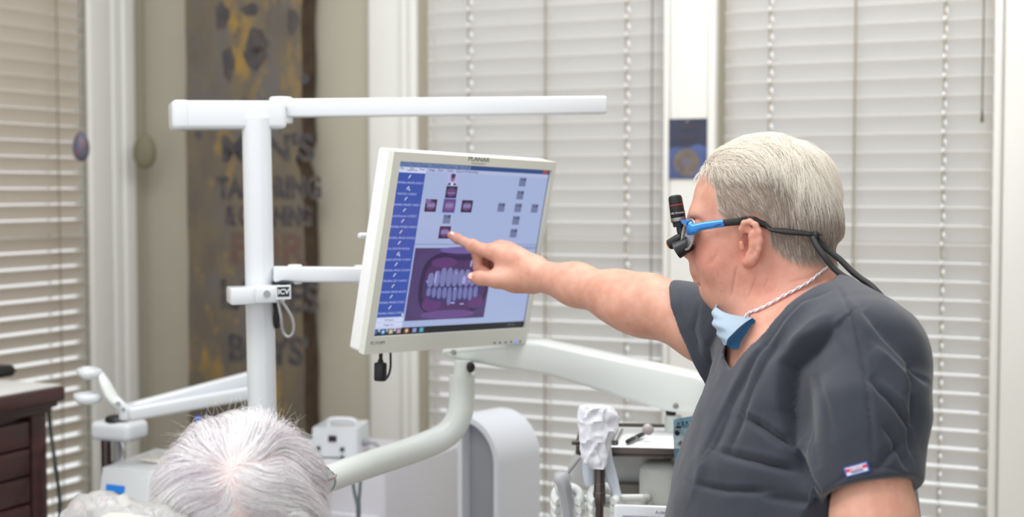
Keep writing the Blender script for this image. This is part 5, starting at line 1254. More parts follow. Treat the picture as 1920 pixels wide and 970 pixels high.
# trunk and shoulders
sc_.chain([SHR, P(1530, 645, 1.92), SHL], [.063, .073, .066], .04)
sc_.ell(P(1498, 730, 1.91), (.101, .185, .16), RTor, .05)
sc_.ell(P(1490, 880, 1.895), (.134, .19, .20), RTor, .025)
sc_.ell(P(1478, 1050, 1.89), (.165, .195, .21), RTor, .06)
sc_.ell(P(1490, 1200, 1.88), (.155, .185, .14), RTor, .06)
sc_.chain([P(1535, 606, 1.94), P(1612, 636, 1.82)], [.050, .058], .04); sc_.chain([P(1535, 606, 1.94), P(1480, 620, 2.02)], [.050, .056], .04)
# chest front wrap towards the far shoulder
sc_.chain([SHR, P(1436, 715, 1.98)], [.063, .052], .04)
# room for the chin and the mask
for s_ in np.linspace(1.86, 2.03, 7):
    sc_.chain([P(1425, 540, s_), P(1395, 575, s_), P(1372, 608, s_)], [.050, .040, .020], .004, -1)
# lower edge of the shirt
sc_.half(P(1490, 1235, 1.9), Vector((0, 0, -1)), .004, -1, P(1490, 1350, 1.9), .32)
# neck opening with a V in front
VB = P(1376, 690, 1.93)
for s_ in np.linspace(-1, 1, 9):
    sc_.chain([P(1492, 440, 1.94 + .075 * s_), P(1490, 470, 1.94 + .075 * s_)], [.065, .065], .004, -1)
    sc_.chain([P(1470, 490, 1.935 + .085 * s_), P(1413, 600, 1.93 + .085 * s_), P(1383, 668, 1.92 + .06 * s_), P(1372, 694, 1.915 + .04 * s_)], [.060, .033, .018, .003], .004, -1)
Vs, Qs = sc_.mesh('scrub', .0026, smooth=3)
Ns = normals(Vs, Qs)
Vs = strokes(Vs, Ns, [
    # crease from the shoulder to the armpit, its chest side standing proud
    ([(1560, 612), (1512, 645), (1474, 684), (1467, 770), (1478, 836)], 5, 34, -.026, 0),
    ([(1548, 606), (1500, 640), (1463, 684), (1456, 770)], 22, 9, .006, 0),
    ([(1500, 700), (1505, 790), (1530, 880)], 24, 24, -.006, 0),
    ([(1478, 836), (1500, 890), (1536, 952)], 12, 7, -.020, 0),
    ([(1440, 650), (1418, 720), (1402, 790)], 40, 26, .007, 0),
    ([(1400, 784), (1436, 808), (1476, 840)], 5, 20, -.017, 0), ([(1394, 770), (1430, 786), (1466, 812)], 18, 9, .006, 0),
    ([(1350, 850), (1420, 868), (1494, 886)], 5, 20, -.015, 0), ([(1352, 836), (1420, 850), (1485, 866)], 18, 8, .005, 0),
    ([(1306, 910), (1360, 920), (1436, 922)], 5, 18, -.012, 0), ([(1306, 898), (1360, 908), (1430, 910)], 14, 8, .004, 0),
    ([(1430, 930), (1480, 940), (1534, 950)], 5, 16, -.010, 0),
    ([(1436, 640), (1392, 720), (1338, 830), (1296, 940)], 18, 8, .006, 0), ([(1424, 668), (1374, 755), (1322, 870)], 5, 12, -.008, 0),
    ([(1470, 622), (1420, 720), (1362, 850)], 5, 14, -.006, 0), ([(1390, 720), (1350, 790), (1318, 860)], 4, 9, -.004, 0),
    # sleeve folds fanning from the back of the shoulder
    ([(1606, 578), (1660, 634), (1712, 690), (1750, 714)], 20, 9, .008, 0), ([(1616, 586), (1685, 662), (1738, 718)], 5, 18, -.014, 0),
    ([(1640, 652), (1680, 694), (1722, 742)], 14, 7, .008, 0), ([(1700, 684), (1716, 750), (1722, 800)], 6, 12, -.015, 0),
    ([(1628, 708), (1668, 748), (1708, 802), (1714, 850)], 5, 18, -.013, 0), ([(1650, 712), (1690, 752), (1716, 800)], 12, 7, .006, 0),
    ([(1655, 800), (1680, 830), (1704, 880)], 5, 14, -.008, 0), ([(1650, 876), (1668, 852), (1694, 836)], 5, 12, -.008, 0), ([(1540, 700), (1572, 790), (1590, 860)], 26, 26, .004, 0),
    ([(1520, 690), (1545, 760), (1560, 830)], 6, 18, -.004, 0),
    ([(1525, 556), (1484, 596), (1446, 656)], 12, 7, .004, 0), ([(1560, 590), (1520, 610), (1480, 650)], 10, 10, .003, 0),
    # sleeve seam and hem stitching
    ([(1565, 529), (1583, 560), (1599, 597), (1616, 670), (1628, 742), (1634, 815), (1638, 870)], 3.4, 2.8, -.0034, 0), ([(1576, 530), (1594, 560), (1610, 597), (1627, 670), (1639, 742), (1646, 815), (1650, 866)], 9, 8, .0018, 0),
    ([(1536, 926), (1568, 904), (1590, 890), (1628, 876), (1676, 878), (1716, 900)], 3, 3, -.0024, 0),
    ([(1272, 548), (1280, 600), (1306, 660), (1345, 702)], 3.4, 3.4, -.0022, 0),
    ([(1320, 560), (1318, 620), (1340, 680)], 16, 12, .004, 0), ([(1345, 600), (1330, 650), (1330, 700)], 5, 12, -.007, 0), ([(1310, 580), (1300, 620), (1312, 660)], 5, 10, -.004, 0),
    # neck band
    ([(1560, 543), (1505, 567), (1472, 600), (1450, 634), (1428, 668), (1408, 704), (1394, 734)], 3, 3, -.0026, 0)], 1.35)
Ns = normals(Vs, Qs)
# cloth irregularity
rng = np.random.default_rng(2)
nz = np.array([mnoise.noise(Vector(v) * 14) + .4 * mnoise.noise(Vector(v) * 34) for v in Vs]); Vs = Vs + Ns * (.0028 * nz)[:, None]
M_scrub = mat('scrub_cloth', (53, 57, 68), .72, var=.06, vscale=90, bump=.15, bscale=900, sheen=.25)
M_scrub.node_tree.nodes['Principled BSDF'].inputs['Specular IOR Level'].default_value = .25
top = obj('scrub_top', np_mesh('scrub_top', Vs, Qs), M_scrub, man, angle=180)
BS = bvh_of(Vs, Qs)
# brand tag on the near sleeve hem
corn = [(1582, 877), (1628, 865), (1631, 884), (1586, 897)]
hits = []
for c in corn:
    l, n = cam_hit(BS, *c); hits.append(l if l else P(*c, 1.62))
tcn = sum(hits, Vector()) / 4; tx_ = (hits[1] - hits[0] + hits[2] - hits[3]).normalized(); tyy = (hits[0] - hits[3] + hits[1] - hits[2]); tyy = (tyy - tx_ * tyy.dot(tx_)).normalized(); tn = tx_.cross(tyy)
wL, hL = ((hits[1] - hits[0]).length + (hits[2] - hits[3]).length) / 2, ((hits[0] - hits[3]).length + (hits[1] - hits[2]).length) / 2
MT_ = basis(tcn + tn * .0022, tx_, tyy, tn); RTg = Matrix((tx_, tyy, tn)).transposed()
b = BM(); box(b, tcn + tn * .0012, (wL, hL, .0035), RTg, .0008, 2); lb = obj('brand_tag', b, mat('tag_blue', (58, 88, 160), .6), top)
b = BM(); box(b, tcn + tn * .0029, (wL * .86, hL * .72, .0006), RTg); obj('tag_field', b, mat('tag_white', (214, 222, 240), .6), lb, smooth=False)
b = BM(); box(b, tcn + tn * .0033 + tyy * hL * .10, (wL * .86, hL * .32, .0005), RTg); obj('tag_band', b, mat('tag_red', (214, 48, 84), .6), lb, smooth=False)
b = BM(); add_text(b, 'CHEROKEE', hL * .34, basis(tcn + tn * .0037 + tyy * hL * .10, tx_, tyy, tn), .0001, xs=.74, bold=.00015); obj('tag_lettering', b, MATS['tag_white'], lb, smooth=False)
b = BM(); add_text(b, 'WORKWEAR', hL * .24, basis(tcn + tn * .0034 - tyy * hL * .20, tx_, tyy, tn), .0001, xs=.85, bold=.0001); obj('tag_lettering', b, MATS['tag_blue'], lb, smooth=False)
# trousers and shoes (below the picture)
tr_ = Sculpt()
for s_, d_ in ((1, 1.80), (-1, 1.98)):
    h_ = P(1490, 1225, d_); kz = Vector((h_.x + .0, h_.y, .5)); an = Vector((h_.x + .02, h_.y, .06)); tr_.chain([h_, kz, an], [.105, .085, .075], .03)
tr_.ell(P(1490, 1215, 1.89), (.145, .18, .13), RTor, .05); tr_.half(Vector((.4, 1.9, .035)), Vector((0, 0, -1)), .003, -1, Vector((.4, 1.9, -.5)), 1.0)
Vt, Qt = tr_.mesh('trousers', .008, smooth=2); obj('scrub_trousers', np_mesh('scrub_trousers', Vt, Qt), M_scrub, man, angle=180)
for s_, d_ in ((1, 1.80), (-1, 1.98)):
    h_ = P(1490, 1225, d_); c_ = Vector((h_.x - .03, h_.y, 0)); sh = Sculpt(); sh.chain([c_ + Vector((.08, 0, .045)), c_ + Vector((-.03, 0, .045)), c_ + Vector((-.14, 0, .036))], [.044, .046, .036], .02); sh.half(c_, Vector((0, 0, -1)), .002, -1, c_ - ZV * .2, .5)
    Vt, Qt = sh.mesh('shoe', .006, smooth=2); obj('shoe', np_mesh('shoe', Vt, Qt), M_black, man, angle=180)

# ---- loupe spectacles with headlight
M_blue = mat('loupe_blue', (40, 128, 206), .25, metal=.35, coat=.4); M_lens = mat('lens_glass', (235, 240, 242), .03, trans=.95)
lp = thing('loupe_glasses', 'blue framed magnifying loupe glasses with black headlight and strap, worn by the standing man', 'glasses', hw(hq(1300, 425, 0)))
def lw(px, py, lat): return hw(hq(px, py, lat))
def flip(p): return hw(mir(RHd.transposed() @ (p - HC)))
LT = .0745
arm_pts = [(1293, 428, .062), (1300, 430, .066), (1312, 425.5, .070), (1335, 421.5, LT), (1358, 418.5, LT + .002)]
for f_, nm in ((lambda p: p, 'temple_arm'), (flip, 'temple_arm')):
    b = BM(); tube(b, [f_(lw(*p)) for p in arm_pts], [.0058, .0046, .0032, .0031, .0030], 14, 6, 1.75, ZV); t_a = obj('temple_arm', b, M_blue, lp)
    b = BM(); tube(b, [f_(lw(*p)) for p in ((1356, 418.5, LT + .002), (1372, 417, LT + .002), (1386, 415.5, LT + .001), (1396, 412.5, LT - .002), (1412, 411.5, LT - .003), (1425, 418, LT - .003), (1440, 424, LT - .004))], [.0031, .0031, .0030, .0028, .0028, .0028, .0030], 12, 6, 1.55, ZV); obj('temple_tip', b, M_rubber, t_a)
b = BM(); tube(b, [lw(1338, 424.5, LT + .0035), lw(1346, 421.5, LT + .0046), lw(1352, 419.5, LT + .0056)], [.0006, .0011, .0006], 8, 6); obj('arm_slot', b, mat('slot_blue', (24, 70, 130), .4), lp)
# front frame: browbar and rims across both eyes
b = BM(); bro = [lw(1293, 421, .063), lw(1284, 417, .045), lw(1281, 416, .02)]
tube(b, bro + [flip(p) for p in bro[::-1]], [.0052, .004, .0036, .0036, .004, .0052], 12, 6); obj('brow_bar', b, M_blue, lp)
for s_ in (1, -1):
    f_ = (lambda p: p) if s_ > 0 else flip
    ctr = lw(1290, 440, .036); o_ = RHd @ Vector((-.8, .0, 0))
    lx = RHd @ Vector((.42, -.905, 0)); lzv = (RHd @ Vector((.18, 0, 1))).normalized()
    ring = [ctr + lx * (.027 * math.copysign(abs(math.cos(a)) ** .8, math.cos(a))) + lzv * (.0215 * math.copysign(abs(math.sin(a)) ** .8, math.sin(a))) for a in np.linspace(0, 2 * math.pi, 29)]
    b = BM(); tube(b, [f_(p) for p in ring], .0016, 8, 0); rm = obj('rim', b, M_blue if s_ < 0 else mat('rim_clear', (190, 186, 184), .15, trans=.3), lp)
    b = BM(); f1 = [b.verts.new(f_(p)) for p in ring[:-1]]; b.faces.new(f1); bmesh.ops.solidify(b, geom=b.faces[:], thickness=.0016); obj('lens', b, M_lens, rm, smooth=False)
    # magnifier barrel
    a0, a1 = lw(1296, 455, .030), lw(1268, 471, .030)
    if s_ < 0: a0, a1 = f_(a0), f_(a1)
    b = BM(); ax = (a1 - a0); x, y, z = frame_z(ax); L = ax.length
    lathe(b, [(0, 0), (.0085, 0), (.0105, L * .1), (.0108, L * .5), (.0118, L * .85), (.0118, L), (.0098, L + .0004), (.0092, L - .004), (0, L - .004)], basis(a0, x, y, z), 30); mg = obj('magnifier', b, M_black, lp)
    b = BM(); lathe(b, [(0, L - .0035), (.0091, L - .0035), (.0091, L - .003), (0, L - .0015)], basis(a0, x, y, z), 24); obj('objective_lens', b, mat('coated_lens', (60, 44, 56), .08, coat=1), mg)
# headlight on a hinge between the lenses
b = BM(); hl0, hl1 = lw(1274, 425, .006), lw(1265, 366, .006); ax = hl1 - hl0; x, y, z = frame_z(ax); L = ax.length
lathe(b, [(0, L * .0), (.0085, 0), (.0088, L * .03), (.0092, L * .14), (.0105, L * .15), (.0105, L * .30), (.0108, L * .31), (.0102, L * .66), (.0098, L * .9), (.0085, L * .97), (.005, L), (0, L)], basis(hl0, x, y, z), 32)
hd2 = obj('headlight', b, M_black, lp)
for f0, f1_, r_, m_, nm in ((.67, .695, .01035, mat('red_ring', (196, 42, 48), .4), 'red_ring'), (.17, .29, .0110, M_steel, 'steel_ring')):
    b = BM(); cyl(b, hl0 + z * L * f0, hl0 + z * L * f1_, r_, r_, 32, .0003); obj(nm, b, m_, hd2)
viewd = (CAM - hl0).normalized(); fxn = (viewd - z * viewd.dot(z)).normalized(); sxn = z.cross(fxn)
b = BM(); add_text(b, 'HB Wireless', .0042, basis(hl0 + z * L * .43 + fxn * .0112, -sxn if sxn.dot(RT) < 0 else sxn, z, fxn), .00015, xs=.85); obj('headlight_lettering', b, mat('light_print', (210, 210, 214), .5), hd2, smooth=False)
b = BM(); tube(b, [lw(1275, 424, .006), lw(1277, 434, .006), lw(1281, 441, .006), lw(1283, 450, .004)], [.0055, .006, .0065, .005], 12); tube(b, [lw(1284, 432, .004), lw(1290, 424, .002), lw(1288, 414, 0)], .0028, 10); obj('hinge', b, M_black, lp)
b = BM(); a0, a1 = lw(1279, 444, .008), lw(1256, 459, .002); x, y, z2 = frame_z(a1 - a0); L2 = (a1 - a0).length; lathe(b, [(0, 0), (.006, 0), (.0075, L2 * .3), (.0078, L2), (0, L2)], basis(a0, x, y, z2), 24); lf_ = obj('light_filter', b, M_black, lp)
b = BM(); cyl(b, a1 - z2 * .002, a1 + z2 * .0022, .0065, .006, 20); obj('orange_filter', b, mat('orange_filter', (224, 132, 40), .3), lf_)
# strap round the back of the head and two cords
def surf(px, py, off=.004):
    l, n = cam_hit(BV, px, py); return l + n * off if l else P(px, py, 1.93)
sp = [lw(1438, 424, LT - .003)] + [surf(x_, y_, .0095) for x_, y_ in ((1450, 428.5), (1468, 431.5), (1486, 433.5), (1504, 435), (1520, 437))]
bk = [Vector(hw((xl_(1556), -.045, zl(434)))), Vector(hw((xl_(1568), -.02, zl(430)))), Vector(hw((xl_(1570), 0, zl(430)))), Vector(hw((xl_(1562), .03, zl(430)))), Vector(hw((xl_(1540), .06, zl(430)))), Vector(hw((xl_(1490), .082, zl(428)))), flip(lw(1440, 424, LT - .003))]
b = BM(); tube(b, sp + bk, [.0034, .0042, .0062, .0062, .0060, .005, .0045] + [.0042] * 6, 12, 6, .62); obj('strap', b, M_rubber, lp)
b = BM(); q = surf(1523, 440, .012); sphere(b, q, .0058, (.9, .8, 1.2)); obj('cord_stop', b, M_black, lp)
for pts in ([(1524, 446, 1.905), (1532, 462, 1.895), (1546, 482, 1.885), (1562, 502, 1.88), (1580, 517, 1.872), (1600, 529, 1.862), (1622, 545, 1.85), (1644, 564, 1.838), (1664, 582, 1.83), (1682, 600, 1.835), (1690, 612, 1.85)],
            [(1527, 444, 1.915), (1540, 458, 1.915), (1556, 472, 1.91), (1576, 488, 1.90), (1594, 506, 1.89), (1612, 521, 1.88), (1632, 535, 1.868), (1650, 553, 1.856), (1670, 576, 1.85), (1684, 596, 1.85), (1692, 612, 1.86)]):
    b = BM(); tube(b, [P(*p) for p in pts], .0042, 12, 6)
    for v in b.verts:
        l, n, _, d = BS.find_nearest(v.co)
    obj('retainer_cord', b, M_rubber, lp)

# ---- surgical mask hanging under the chin
mk = thing('surgical_mask', 'pale blue surgical mask pulled down under the man\'s chin, with twisted white ties', 'face mask', P(1375, 615, 1.93))
M_mk = mat('mask_outside', (212, 232, 247), .7, var=.02, vscale=50, bump=.1, bscale=300); M_mki = mat('mask_inside', (84, 154, 200), .8, var=.05, vscale=60)
def spl(rows, n=14):
    g = []
    for r in rows: g.append(smooth_path(r, n))
    out = []
    for j in range(len(g[0])): out.append(smooth_path([r[j] for r in g], 8))
    return out
# rows run from the top edge to the bottom edge; columns from the far side over the front to the near side
rows = [[P(1345, 572, 1.985), P(1341, 571, 1.95), P(1341, 576, 1.925), P(1366, 588, 1.905), P(1412, 596, 1.895)],
        [P(1343, 588, 1.985), P(1338, 588, 1.95), P(1337, 594, 1.92), P(1358, 604, 1.895), P(1396, 606, 1.880)],
        [P(1345, 603, 1.985), P(1340, 604, 1.95), P(1338, 610, 1.918), P(1356, 620, 1.890), P(1378, 622, 1.873)],
        [P(1350, 618, 1.985), P(1346, 622, 1.95), P(1346, 628, 1.92), P(1356, 636, 1.893), P(1365, 636, 1.876)],
        [P(1362, 632, 1.985), P(1358, 640, 1.955), P(1356, 645, 1.925), P(1359, 648, 1.9), P(1361.5, 647, 1.882)]]
G = spl(rows); bm = BM(); vg = [[bm.verts.new(p) for p in c] for c in G]
for i in range(len(vg) - 1):
    for j in range(len(vg[0]) - 1): bm.faces.new((vg[i][j], vg[i + 1][j], vg[i + 1][j + 1], vg[i][j + 1]))
for v in bm.verts:
    v.co += FW * (.0014 * mnoise.noise(v.co * 90)) + RT * (.0016 * math.sin(v.co.z * 420) * (1 if v.co.x < P(1350, 600, 1.93).x else .25))
bmesh.ops.solidify(bm, geom=bm.faces[:], thickness=.0012); obj('outer_panel', bm, M_mk, mk, angle=180)
# inside flap: leaf-shaped panel between the near edge and the neck
ed = [(1412, 596, 1.894), (1396, 606, 1.879), (1378, 622, 1.872), (1365, 636, 1.875), (1361.5, 647, 1.881)]
ed2 = [(1416, 600, 1.897), (1413, 612, 1.897), (1406, 630, 1.897), (1394, 648, 1.897), (1376, 657, 1.892)]
L1, L2_ = smooth_path([P(*p) for p in ed], 10), smooth_path([P(*p) for p in ed2], 10); bm = BM(); NS = 8
vg = [[bm.verts.new(a.lerp(c, t / NS) + FW * (.010 * math.sin(math.pi * t / NS))) for t in range(NS + 1)] for a, c in zip(L1, L2_)]
for i in range(len(vg) - 1):
    for j in range(NS): bm.faces.new((vg[i][j], vg[i + 1][j], vg[i + 1][j + 1], vg[i][j + 1]))
bmesh.ops.solidify(bm, geom=bm.faces[:], thickness=.0012); obj('inner_panel', bm, M_mki, mk, angle=180)
b = BM(); tie = [P(1396, 594, 1.893)] + [surf(x_, y_, .003) for x_, y_ in ((1406, 590), (1424, 583), (1446, 572), (1470, 558), (1494, 545), (1516, 531), (1534, 517), (1550, 502))]
for ph in (0, math.pi):
    pp_ = smooth_path(tie, 10); tube(b, [p + ZV * (.0013 * math.cos(i * .55 + ph)) + FW * (.0013 * math.sin(i * .55 + ph)) for i, p in enumerate(pp_)], .0011, 8, 0)
obj('twisted_tie', b, mat('tie_white', (232, 228, 236), .7), mk)
# ------------------------------------------------------------------ the seated patient seen from behind
PC = P(450, 926, 1.74)
pat = thing('person', 'seated patient with fluffy white hair seen from behind, facing the monitor', 'person', Vector((PC.x, PC.y, .45)))
PY = math.radians(-28)                              # looks away from the camera and a little to the right
RPt = Matrix.Rotation(PY, 3, 'Z')                   # local: +y forward, x right, z up
def pw_(x, y, z): return PC + RPt @ Vector((x, y, z))
ps = Sculpt()
ps.ell(pw_(0, 0, 0), (.076, .095, .082), RPt, .02); ps.ell(pw_(0, .035, -.06), (.060, .065, .075), RPt, .03)
ps.ell(pw_(0, .06, -.10), (.03, .035, .03), RPt, .02)
ps.cone(pw_(0, .098, -.03), pw_(0, .112, -.062), .007, .011, .012)
for s_ in (1, -1):
    ps.sph(pw_(.035 * s_, .06, -.06), .025, .02); ps.ell(pw_(.031 * s_, .094, -.028), (.014, .012, .010), RPt, .01, -1); ps.ell(pw_(.078 * s_, -.005, -.045), (.008, .018, .03), RPt @ Matrix.Rotation(-.4 * s_, 3, 'Z'), .006)
ps.chain([pw_(-.022, .097, -.088), pw_(0, .104, -.086), pw_(.022, .097, -.088)], [.004, .006, .004], .006); ps.chain([pw_(-.02, .097, -.096), pw_(0, .103, -.098), pw_(.02, .097, -.096)], [.004, .006, .004], .006)
ps.chain([pw_(0, -.02, -.08), pw_(0, -.035, -.19)], [.052, .058], .03)
ps.chain([pw_(-.16, -.03, -.27), pw_(0, -.045, -.22), pw_(.16, -.03, -.27)], [.055, .065, .055], .05)
for s_ in (1, -1):
    ps.chain([pw_(.17 * s_, -.03, -.28), pw_(.20 * s_, .04, -.52), pw_(.12 * s_, .26, -.60), pw_(.06 * s_, .34, -.60)], [.05, .042, .032, .026], .03)
    for i_ in range(4): o_ = Vector(((.03 - .02 * i_) * s_, .0, 0)); ps.chain([pw_(.06 * s_, .34, -.60) + RPt @ o_, pw_(.05 * s_, .385, -.605) + RPt @ o_, pw_(.045 * s_, .42, -.62) + RPt @ o_], [.012, .009, .007], .004)
    ps.chain([pw_(.05 * s_, .345, -.595), pw_(.02 * s_, .37, -.59)], [.013, .009], .006)
Vp, Qp = ps.mesh('patient', .004, smooth=2); Np = normals(Vp, Qp)
M_skin2 = skin_mat('aged_skin', (232, 196, 180), (222, 178, 162), (210, 160, 144), (226, 206, 204))
mep = np_mesh('body', Vp, Qp); mep.attributes.new('blush', 'FLOAT', 'POINT'); mep.attributes.new('stubble', 'FLOAT', 'POINT').data.foreach_set('value', np.clip((((Vp - np.array(PC)) @ np.array(RPt))[:, 2] + .03) / .03, 0, .85).astype(np.float32)); obj('body', mep, M_skin2, pat, angle=180)
bv2 = bvh_of(Vp, Qp)
for s_ in (1, -1):
    t = BM(); sphere(t, pw_(.031 * s_, .088, -.028), .0115); obj('eye', t, M_eye, pat)
# gown
gw = Sculpt(); gw.chain([pw_(-.165, -.03, -.28), pw_(0, -.05, -.25), pw_(.165, -.03, -.28)], [.066, .078, .066], .05); gw.ell(pw_(0, -.02, -.45), (.19, .13, .24), RPt, .06)
for s_ in (1, -1): gw.chain([pw_(.17 * s_, -.03, -.28), pw_(.20 * s_, .03, -.46)], [.062, .056], .03); gw.chain([pw_(.09 * s_, .0, -.66), pw_(.10 * s_, .42, -.68)], [.095, .08], .05)
gw.half(pw_(0, -.04, -.17), Vector((0, 0, 1)), .003, -1, pw_(0, -.04, -.10), .09)
Vg, Qg = gw.mesh('blouse', .008, smooth=2); obj('blouse', np_mesh('blouse', Vg, Qg), mat('blouse_cloth', (120, 110, 140), .8, var=.05), pat, angle=180)
for s_ in (1, -1):
    lg = Sculpt(); k1 = pw_(.10 * s_, .42, -.68); a1 = Vector((k1.x, k1.y, .10)) + RPt @ Vector((0, .08, 0)); lg.chain([k1, a1], [.075, .05], .02); lg.chain([a1, Vector((a1.x, a1.y, .06)), Vector((a1.x, a1.y, .05)) + RPt @ Vector((0, .15, 0))], [.045, .045, .038], .02)
    Vg, Qg = lg.mesh('leg', .008, smooth=2); obj('trouser_leg', np_mesh('trouser_leg', Vg, Qg), mat('trouser_cloth', (70, 74, 90), .8), pat, angle=180)
# hair volume: strands combed outwards from a whorl at the back of the crown
wl, _ = cam_hit(bv2, 432, 884)
WH = (RPt.transposed() @ (wl - PC)) if wl else Vector((0, -.08, .03))
LP = (Vp - np.array(PC)) @ np.array(RPt)
hmk = (LP[:, 2] > -.105) & (LP[:, 1] < np.interp(LP[:, 2], [-.11, -.04, .0, .05, .09], [-.01, .02, .055, .075, .08])) & (np.abs(LP[:, 0]) < .085)
roots, rn = pick_roots(Vp, Qp, Np, hmk, 20000, 11)
wl2, _ = cam_hit(bv2, 446, 962); WH2 = (RPt.transposed() @ (wl2 - PC)) if wl2 else WH
def seg(l):
    d = WH2 - WH; t = max(0, min(1, (l - WH).dot(d) / d.length_squared)); return WH + d * t
def pdir(p):
    l = RPt.transposed() @ (Vector(p) - PC); a = l - seg(l)
    a = a.normalized() if a.length > 1e-5 else Vector((0, 0, 1))
    lp_ = Vector(p) * 22
    nz = Vector((mnoise.noise(lp_), mnoise.noise(lp_ + Vector((7, 1, 3))), mnoise.noise(lp_ + Vector((2, 9, 5))))) * .75
    sw = RPt @ Vector((.25 * (1 if l.x > WH.x else -1), .15, 0))
    return RPt @ a + sw + nz + Vector((0, 0, -.35 if l.z < .05 else 0))
def plen(p):
    l = RPt.transposed() @ (Vector(p) - PC); d = (l - seg(l)).length
    return .065 + .05 * min(1, d / .07)
def plift(p):
    l = RPt.transposed() @ (Vector(p) - PC); d = (l - seg(l)).length; w_ = mnoise.noise(Vector(p) * 26)
    return (.005 + .0125 * min(1, d / .05)) * (1 + .8 * w_)
P3 = grow(bv2, roots, rn, pdir, plen, 11, plift, .05, 12, .35)
isd = np.array([mnoise.noise(Vector(p) * 42) for p in roots]) + np.random.normal(0, .16, len(P3)) > .16
hw1 = hair_mat('white_hair', (254, 253, 253), (244, 242, 245)); hw2 = hair_mat('silver_hair', (228, 222, 227), (208, 201, 207))
strands('hair', P3[~isd], .00021, hw1, pat); strands('silver_under_hair', P3[isd], .0002, hw2, pat)
# stray fly-away hairs
fr_, fn_ = pick_roots(Vp, Qp, Np, hmk & (LP[:, 2] > .02), 160, 21)
F3 = np.zeros((len(fr_), 8, 3)); rg = np.random.default_rng(4)
for i in range(len(fr_)):
    d = Vector(fn_[i]) * 1.0 + Vector(rg.normal(0, .5, 3)); cvec = Vector(rg.normal(0, .8, 3)); p = Vector(fr_[i]) + Vector(fn_[i]) * .012
    for k_ in range(8): F3[i, k_] = p; d = (d.normalized() + cvec * .18); p = p + d.normalized() * .0045
strands('flyaway_hair', F3, .00011, hw1, pat)
# spectacles, only their corner showing past the hair
gl = thing('spectacles', 'thin metal spectacles worn by the white-haired patient', 'glasses', pw_(.06, .09, -.03))
M_gold2 = mat('spectacle_metal', (196, 188, 186), .15, metal=.9); M_gb = mat('spectacle_brown', (72, 34, 34), .3)
GZ = .03
for s_ in (1, -1):
    cxx = pw_(.033 * s_, .118, -.03 + GZ); ring = [cxx + RPt @ Vector((.026 * math.cos(a), -.0, .019 * math.sin(a))) for a in np.linspace(0, 2 * math.pi, 25)]
    b = BM(); tube(b, ring, .001, 8, 0); rm = obj('rim', b, M_gold2, gl); b = BM(); b.faces.new([b.verts.new(p) for p in ring[:-1]]); bmesh.ops.solidify(b, geom=b.faces[:], thickness=.001); obj('lens', b, M_lens, rm, smooth=False)
    b = BM(); tube(b, [pw_(.057 * s_, .116, -.026 + GZ), pw_(.068 * s_, .106, -.020 + GZ), pw_(.072 * s_, .085, -.022 + GZ), pw_(.080 * s_, .0, -.02 + GZ), pw_(.080 * s_, -.02, -.035)], .0016, 8); obj('temple', b, M_gold2, gl)
b = BM(); tube(b, [pw_(-.008, .117, -.026 + GZ), pw_(0, .12, -.022 + GZ), pw_(.008, .117, -.026 + GZ)], .0011, 8); obj('bridge', b, M_gold2, gl)

# ------------------------------------------------------------------ treatment chair and its clear plastic cover
chair = thing('treatment_chair', 'treatment chair under the seated patient, almost wholly below the picture', 'chair', Vector((PC.x, PC.y, 0)))
M_uph = mat('chair_upholstery', (196, 190, 176), .5)
b = BM(); box(b, pw_(0, -.235, -.46) , (.46, .09, .58), RPt @ Matrix.Rotation(math.radians(6), 3, 'X'), .04, 5); obj('backrest', b, M_uph, chair)
b = BM(); box(b, pw_(0, .12, -.83), (.48, .72, .10), RPt, .04, 5); obj('seat', b, M_uph, chair)
b = BM(); q = pw_(0, .05, -.88); cyl(b, (q.x, q.y, .0), (q.x, q.y, .04), .30, .28, 36, .006); cyl(b, (q.x, q.y, .03), (q.x, q.y, q.z + .03), .09, .09, 30); obj('pedestal', b, M_cream, chair)
HRc = P(262, 985, 1.66)
b = BM(); box(b, P(250, 1024, 1.66) , (.10, .06, .07), Matrix.Rotation(.15, 3, 'Y'), .025, 4); 
tube(b, [P(270, 1005, 1.66), P(330, 1080, 1.66), pw_(-.05, -.2, -.3)], .014, 12); obj('side_rest', b, mat('rest_cream', (226, 226, 204), .5), chair)
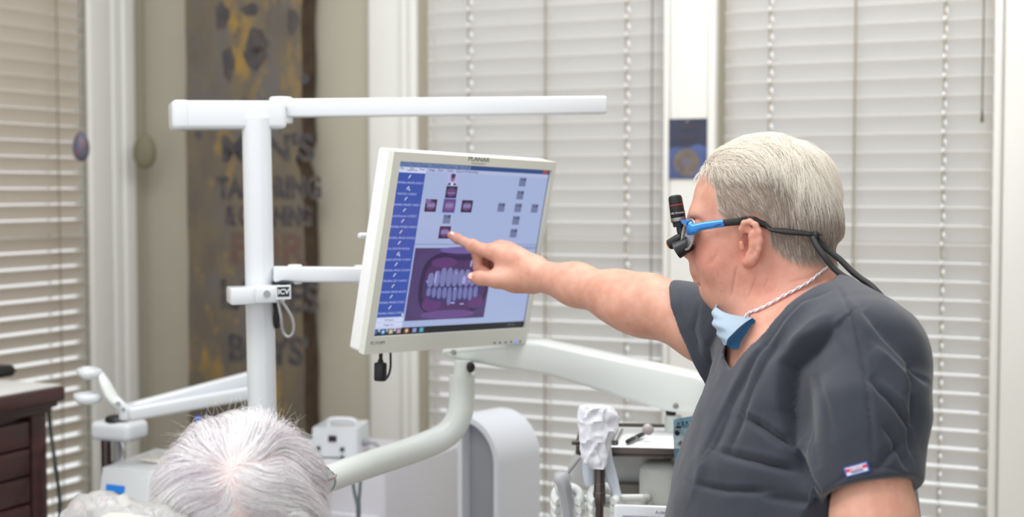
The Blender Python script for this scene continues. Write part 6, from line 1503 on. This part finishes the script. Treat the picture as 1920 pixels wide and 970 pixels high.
def film_mat(name):
    m = bpy.data.materials.new(name); m.use_nodes = True; nt = m.node_tree; out = nt.nodes['Material Output']; nt.nodes.remove(nt.nodes['Principled BSDF'])
    t = nt.nodes.new('ShaderNodeBsdfTransparent'); t.inputs[0].default_value = (.99, .99, .99, 1); g = nt.nodes.new('ShaderNodeBsdfGlossy'); g.inputs['Roughness'].default_value = .12
    lw_ = nt.nodes.new('ShaderNodeLayerWeight'); lw_.inputs[0].default_value = .2; mx = nt.nodes.new('ShaderNodeMixShader')
    nt.links.new(lw_.outputs['Fresnel'], mx.inputs[0]); nt.links.new(t.outputs[0], mx.inputs[1]); nt.links.new(g.outputs[0], mx.inputs[2]); d_ = nt.nodes.new('ShaderNodeBsdfDiffuse'); d_.inputs[0].default_value = (.95, .95, .97, 1); m2 = nt.nodes.new('ShaderNodeMixShader'); m2.inputs[0].default_value = .25; nt.links.new(mx.outputs[0], m2.inputs[1]); nt.links.new(d_.outputs[0], m2.inputs[2]); nt.links.new(m2.outputs[0], out.inputs[0]); return m
film = thing('plastic_cover', 'crumpled clear plastic cover beside the patient\'s white hair', 'plastic cover', P(250, 985, 1.64))
rows = []
topc = [(112, 970), (140, 940), (165, 929), (200, 926), (232, 932), (262, 945), (290, 947), (325, 958), (372, 976)]
bm = BM(); NU, NVv = 60, 20; tp = smooth_path([Vector((x_, y_, 0)) for x_, y_ in topc], 8); g = []
for i in range(NU + 1):
    f = i / NU * (len(tp) - 1); a = tp[int(f)].lerp(tp[min(int(f) + 1, len(tp) - 1)], f - int(f)); col_ = []
    for j in range(NVv + 1):
        v = j / NVv; ang_ = v * math.pi
        y_ = a.y + 60 * (1 - math.sin(ang_)) if True else 0
        dz = 1.655 - .055 * math.cos(ang_)
        p = P(a.x + 0 * v, y_, dz); nv = Vector((p.x * 22, p.y * 30, p.z * 22)); fold = abs(mnoise.noise(nv * 1.6)) * .014 + mnoise.noise(nv * 4) * .004
        p = p + ZV * (.004 - fold) - FW * fold * .6; col_.append(bm.verts.new(p))
    g.append(col_)
for i in range(NU):
    for j in range(NVv): bm.faces.new((g[i][j], g[i + 1][j], g[i + 1][j + 1], g[i][j + 1]))
bmesh.ops.solidify(bm, geom=bm.faces[:], thickness=.0005); obj('film', bm, film_mat('cover_film'), film, angle=180)
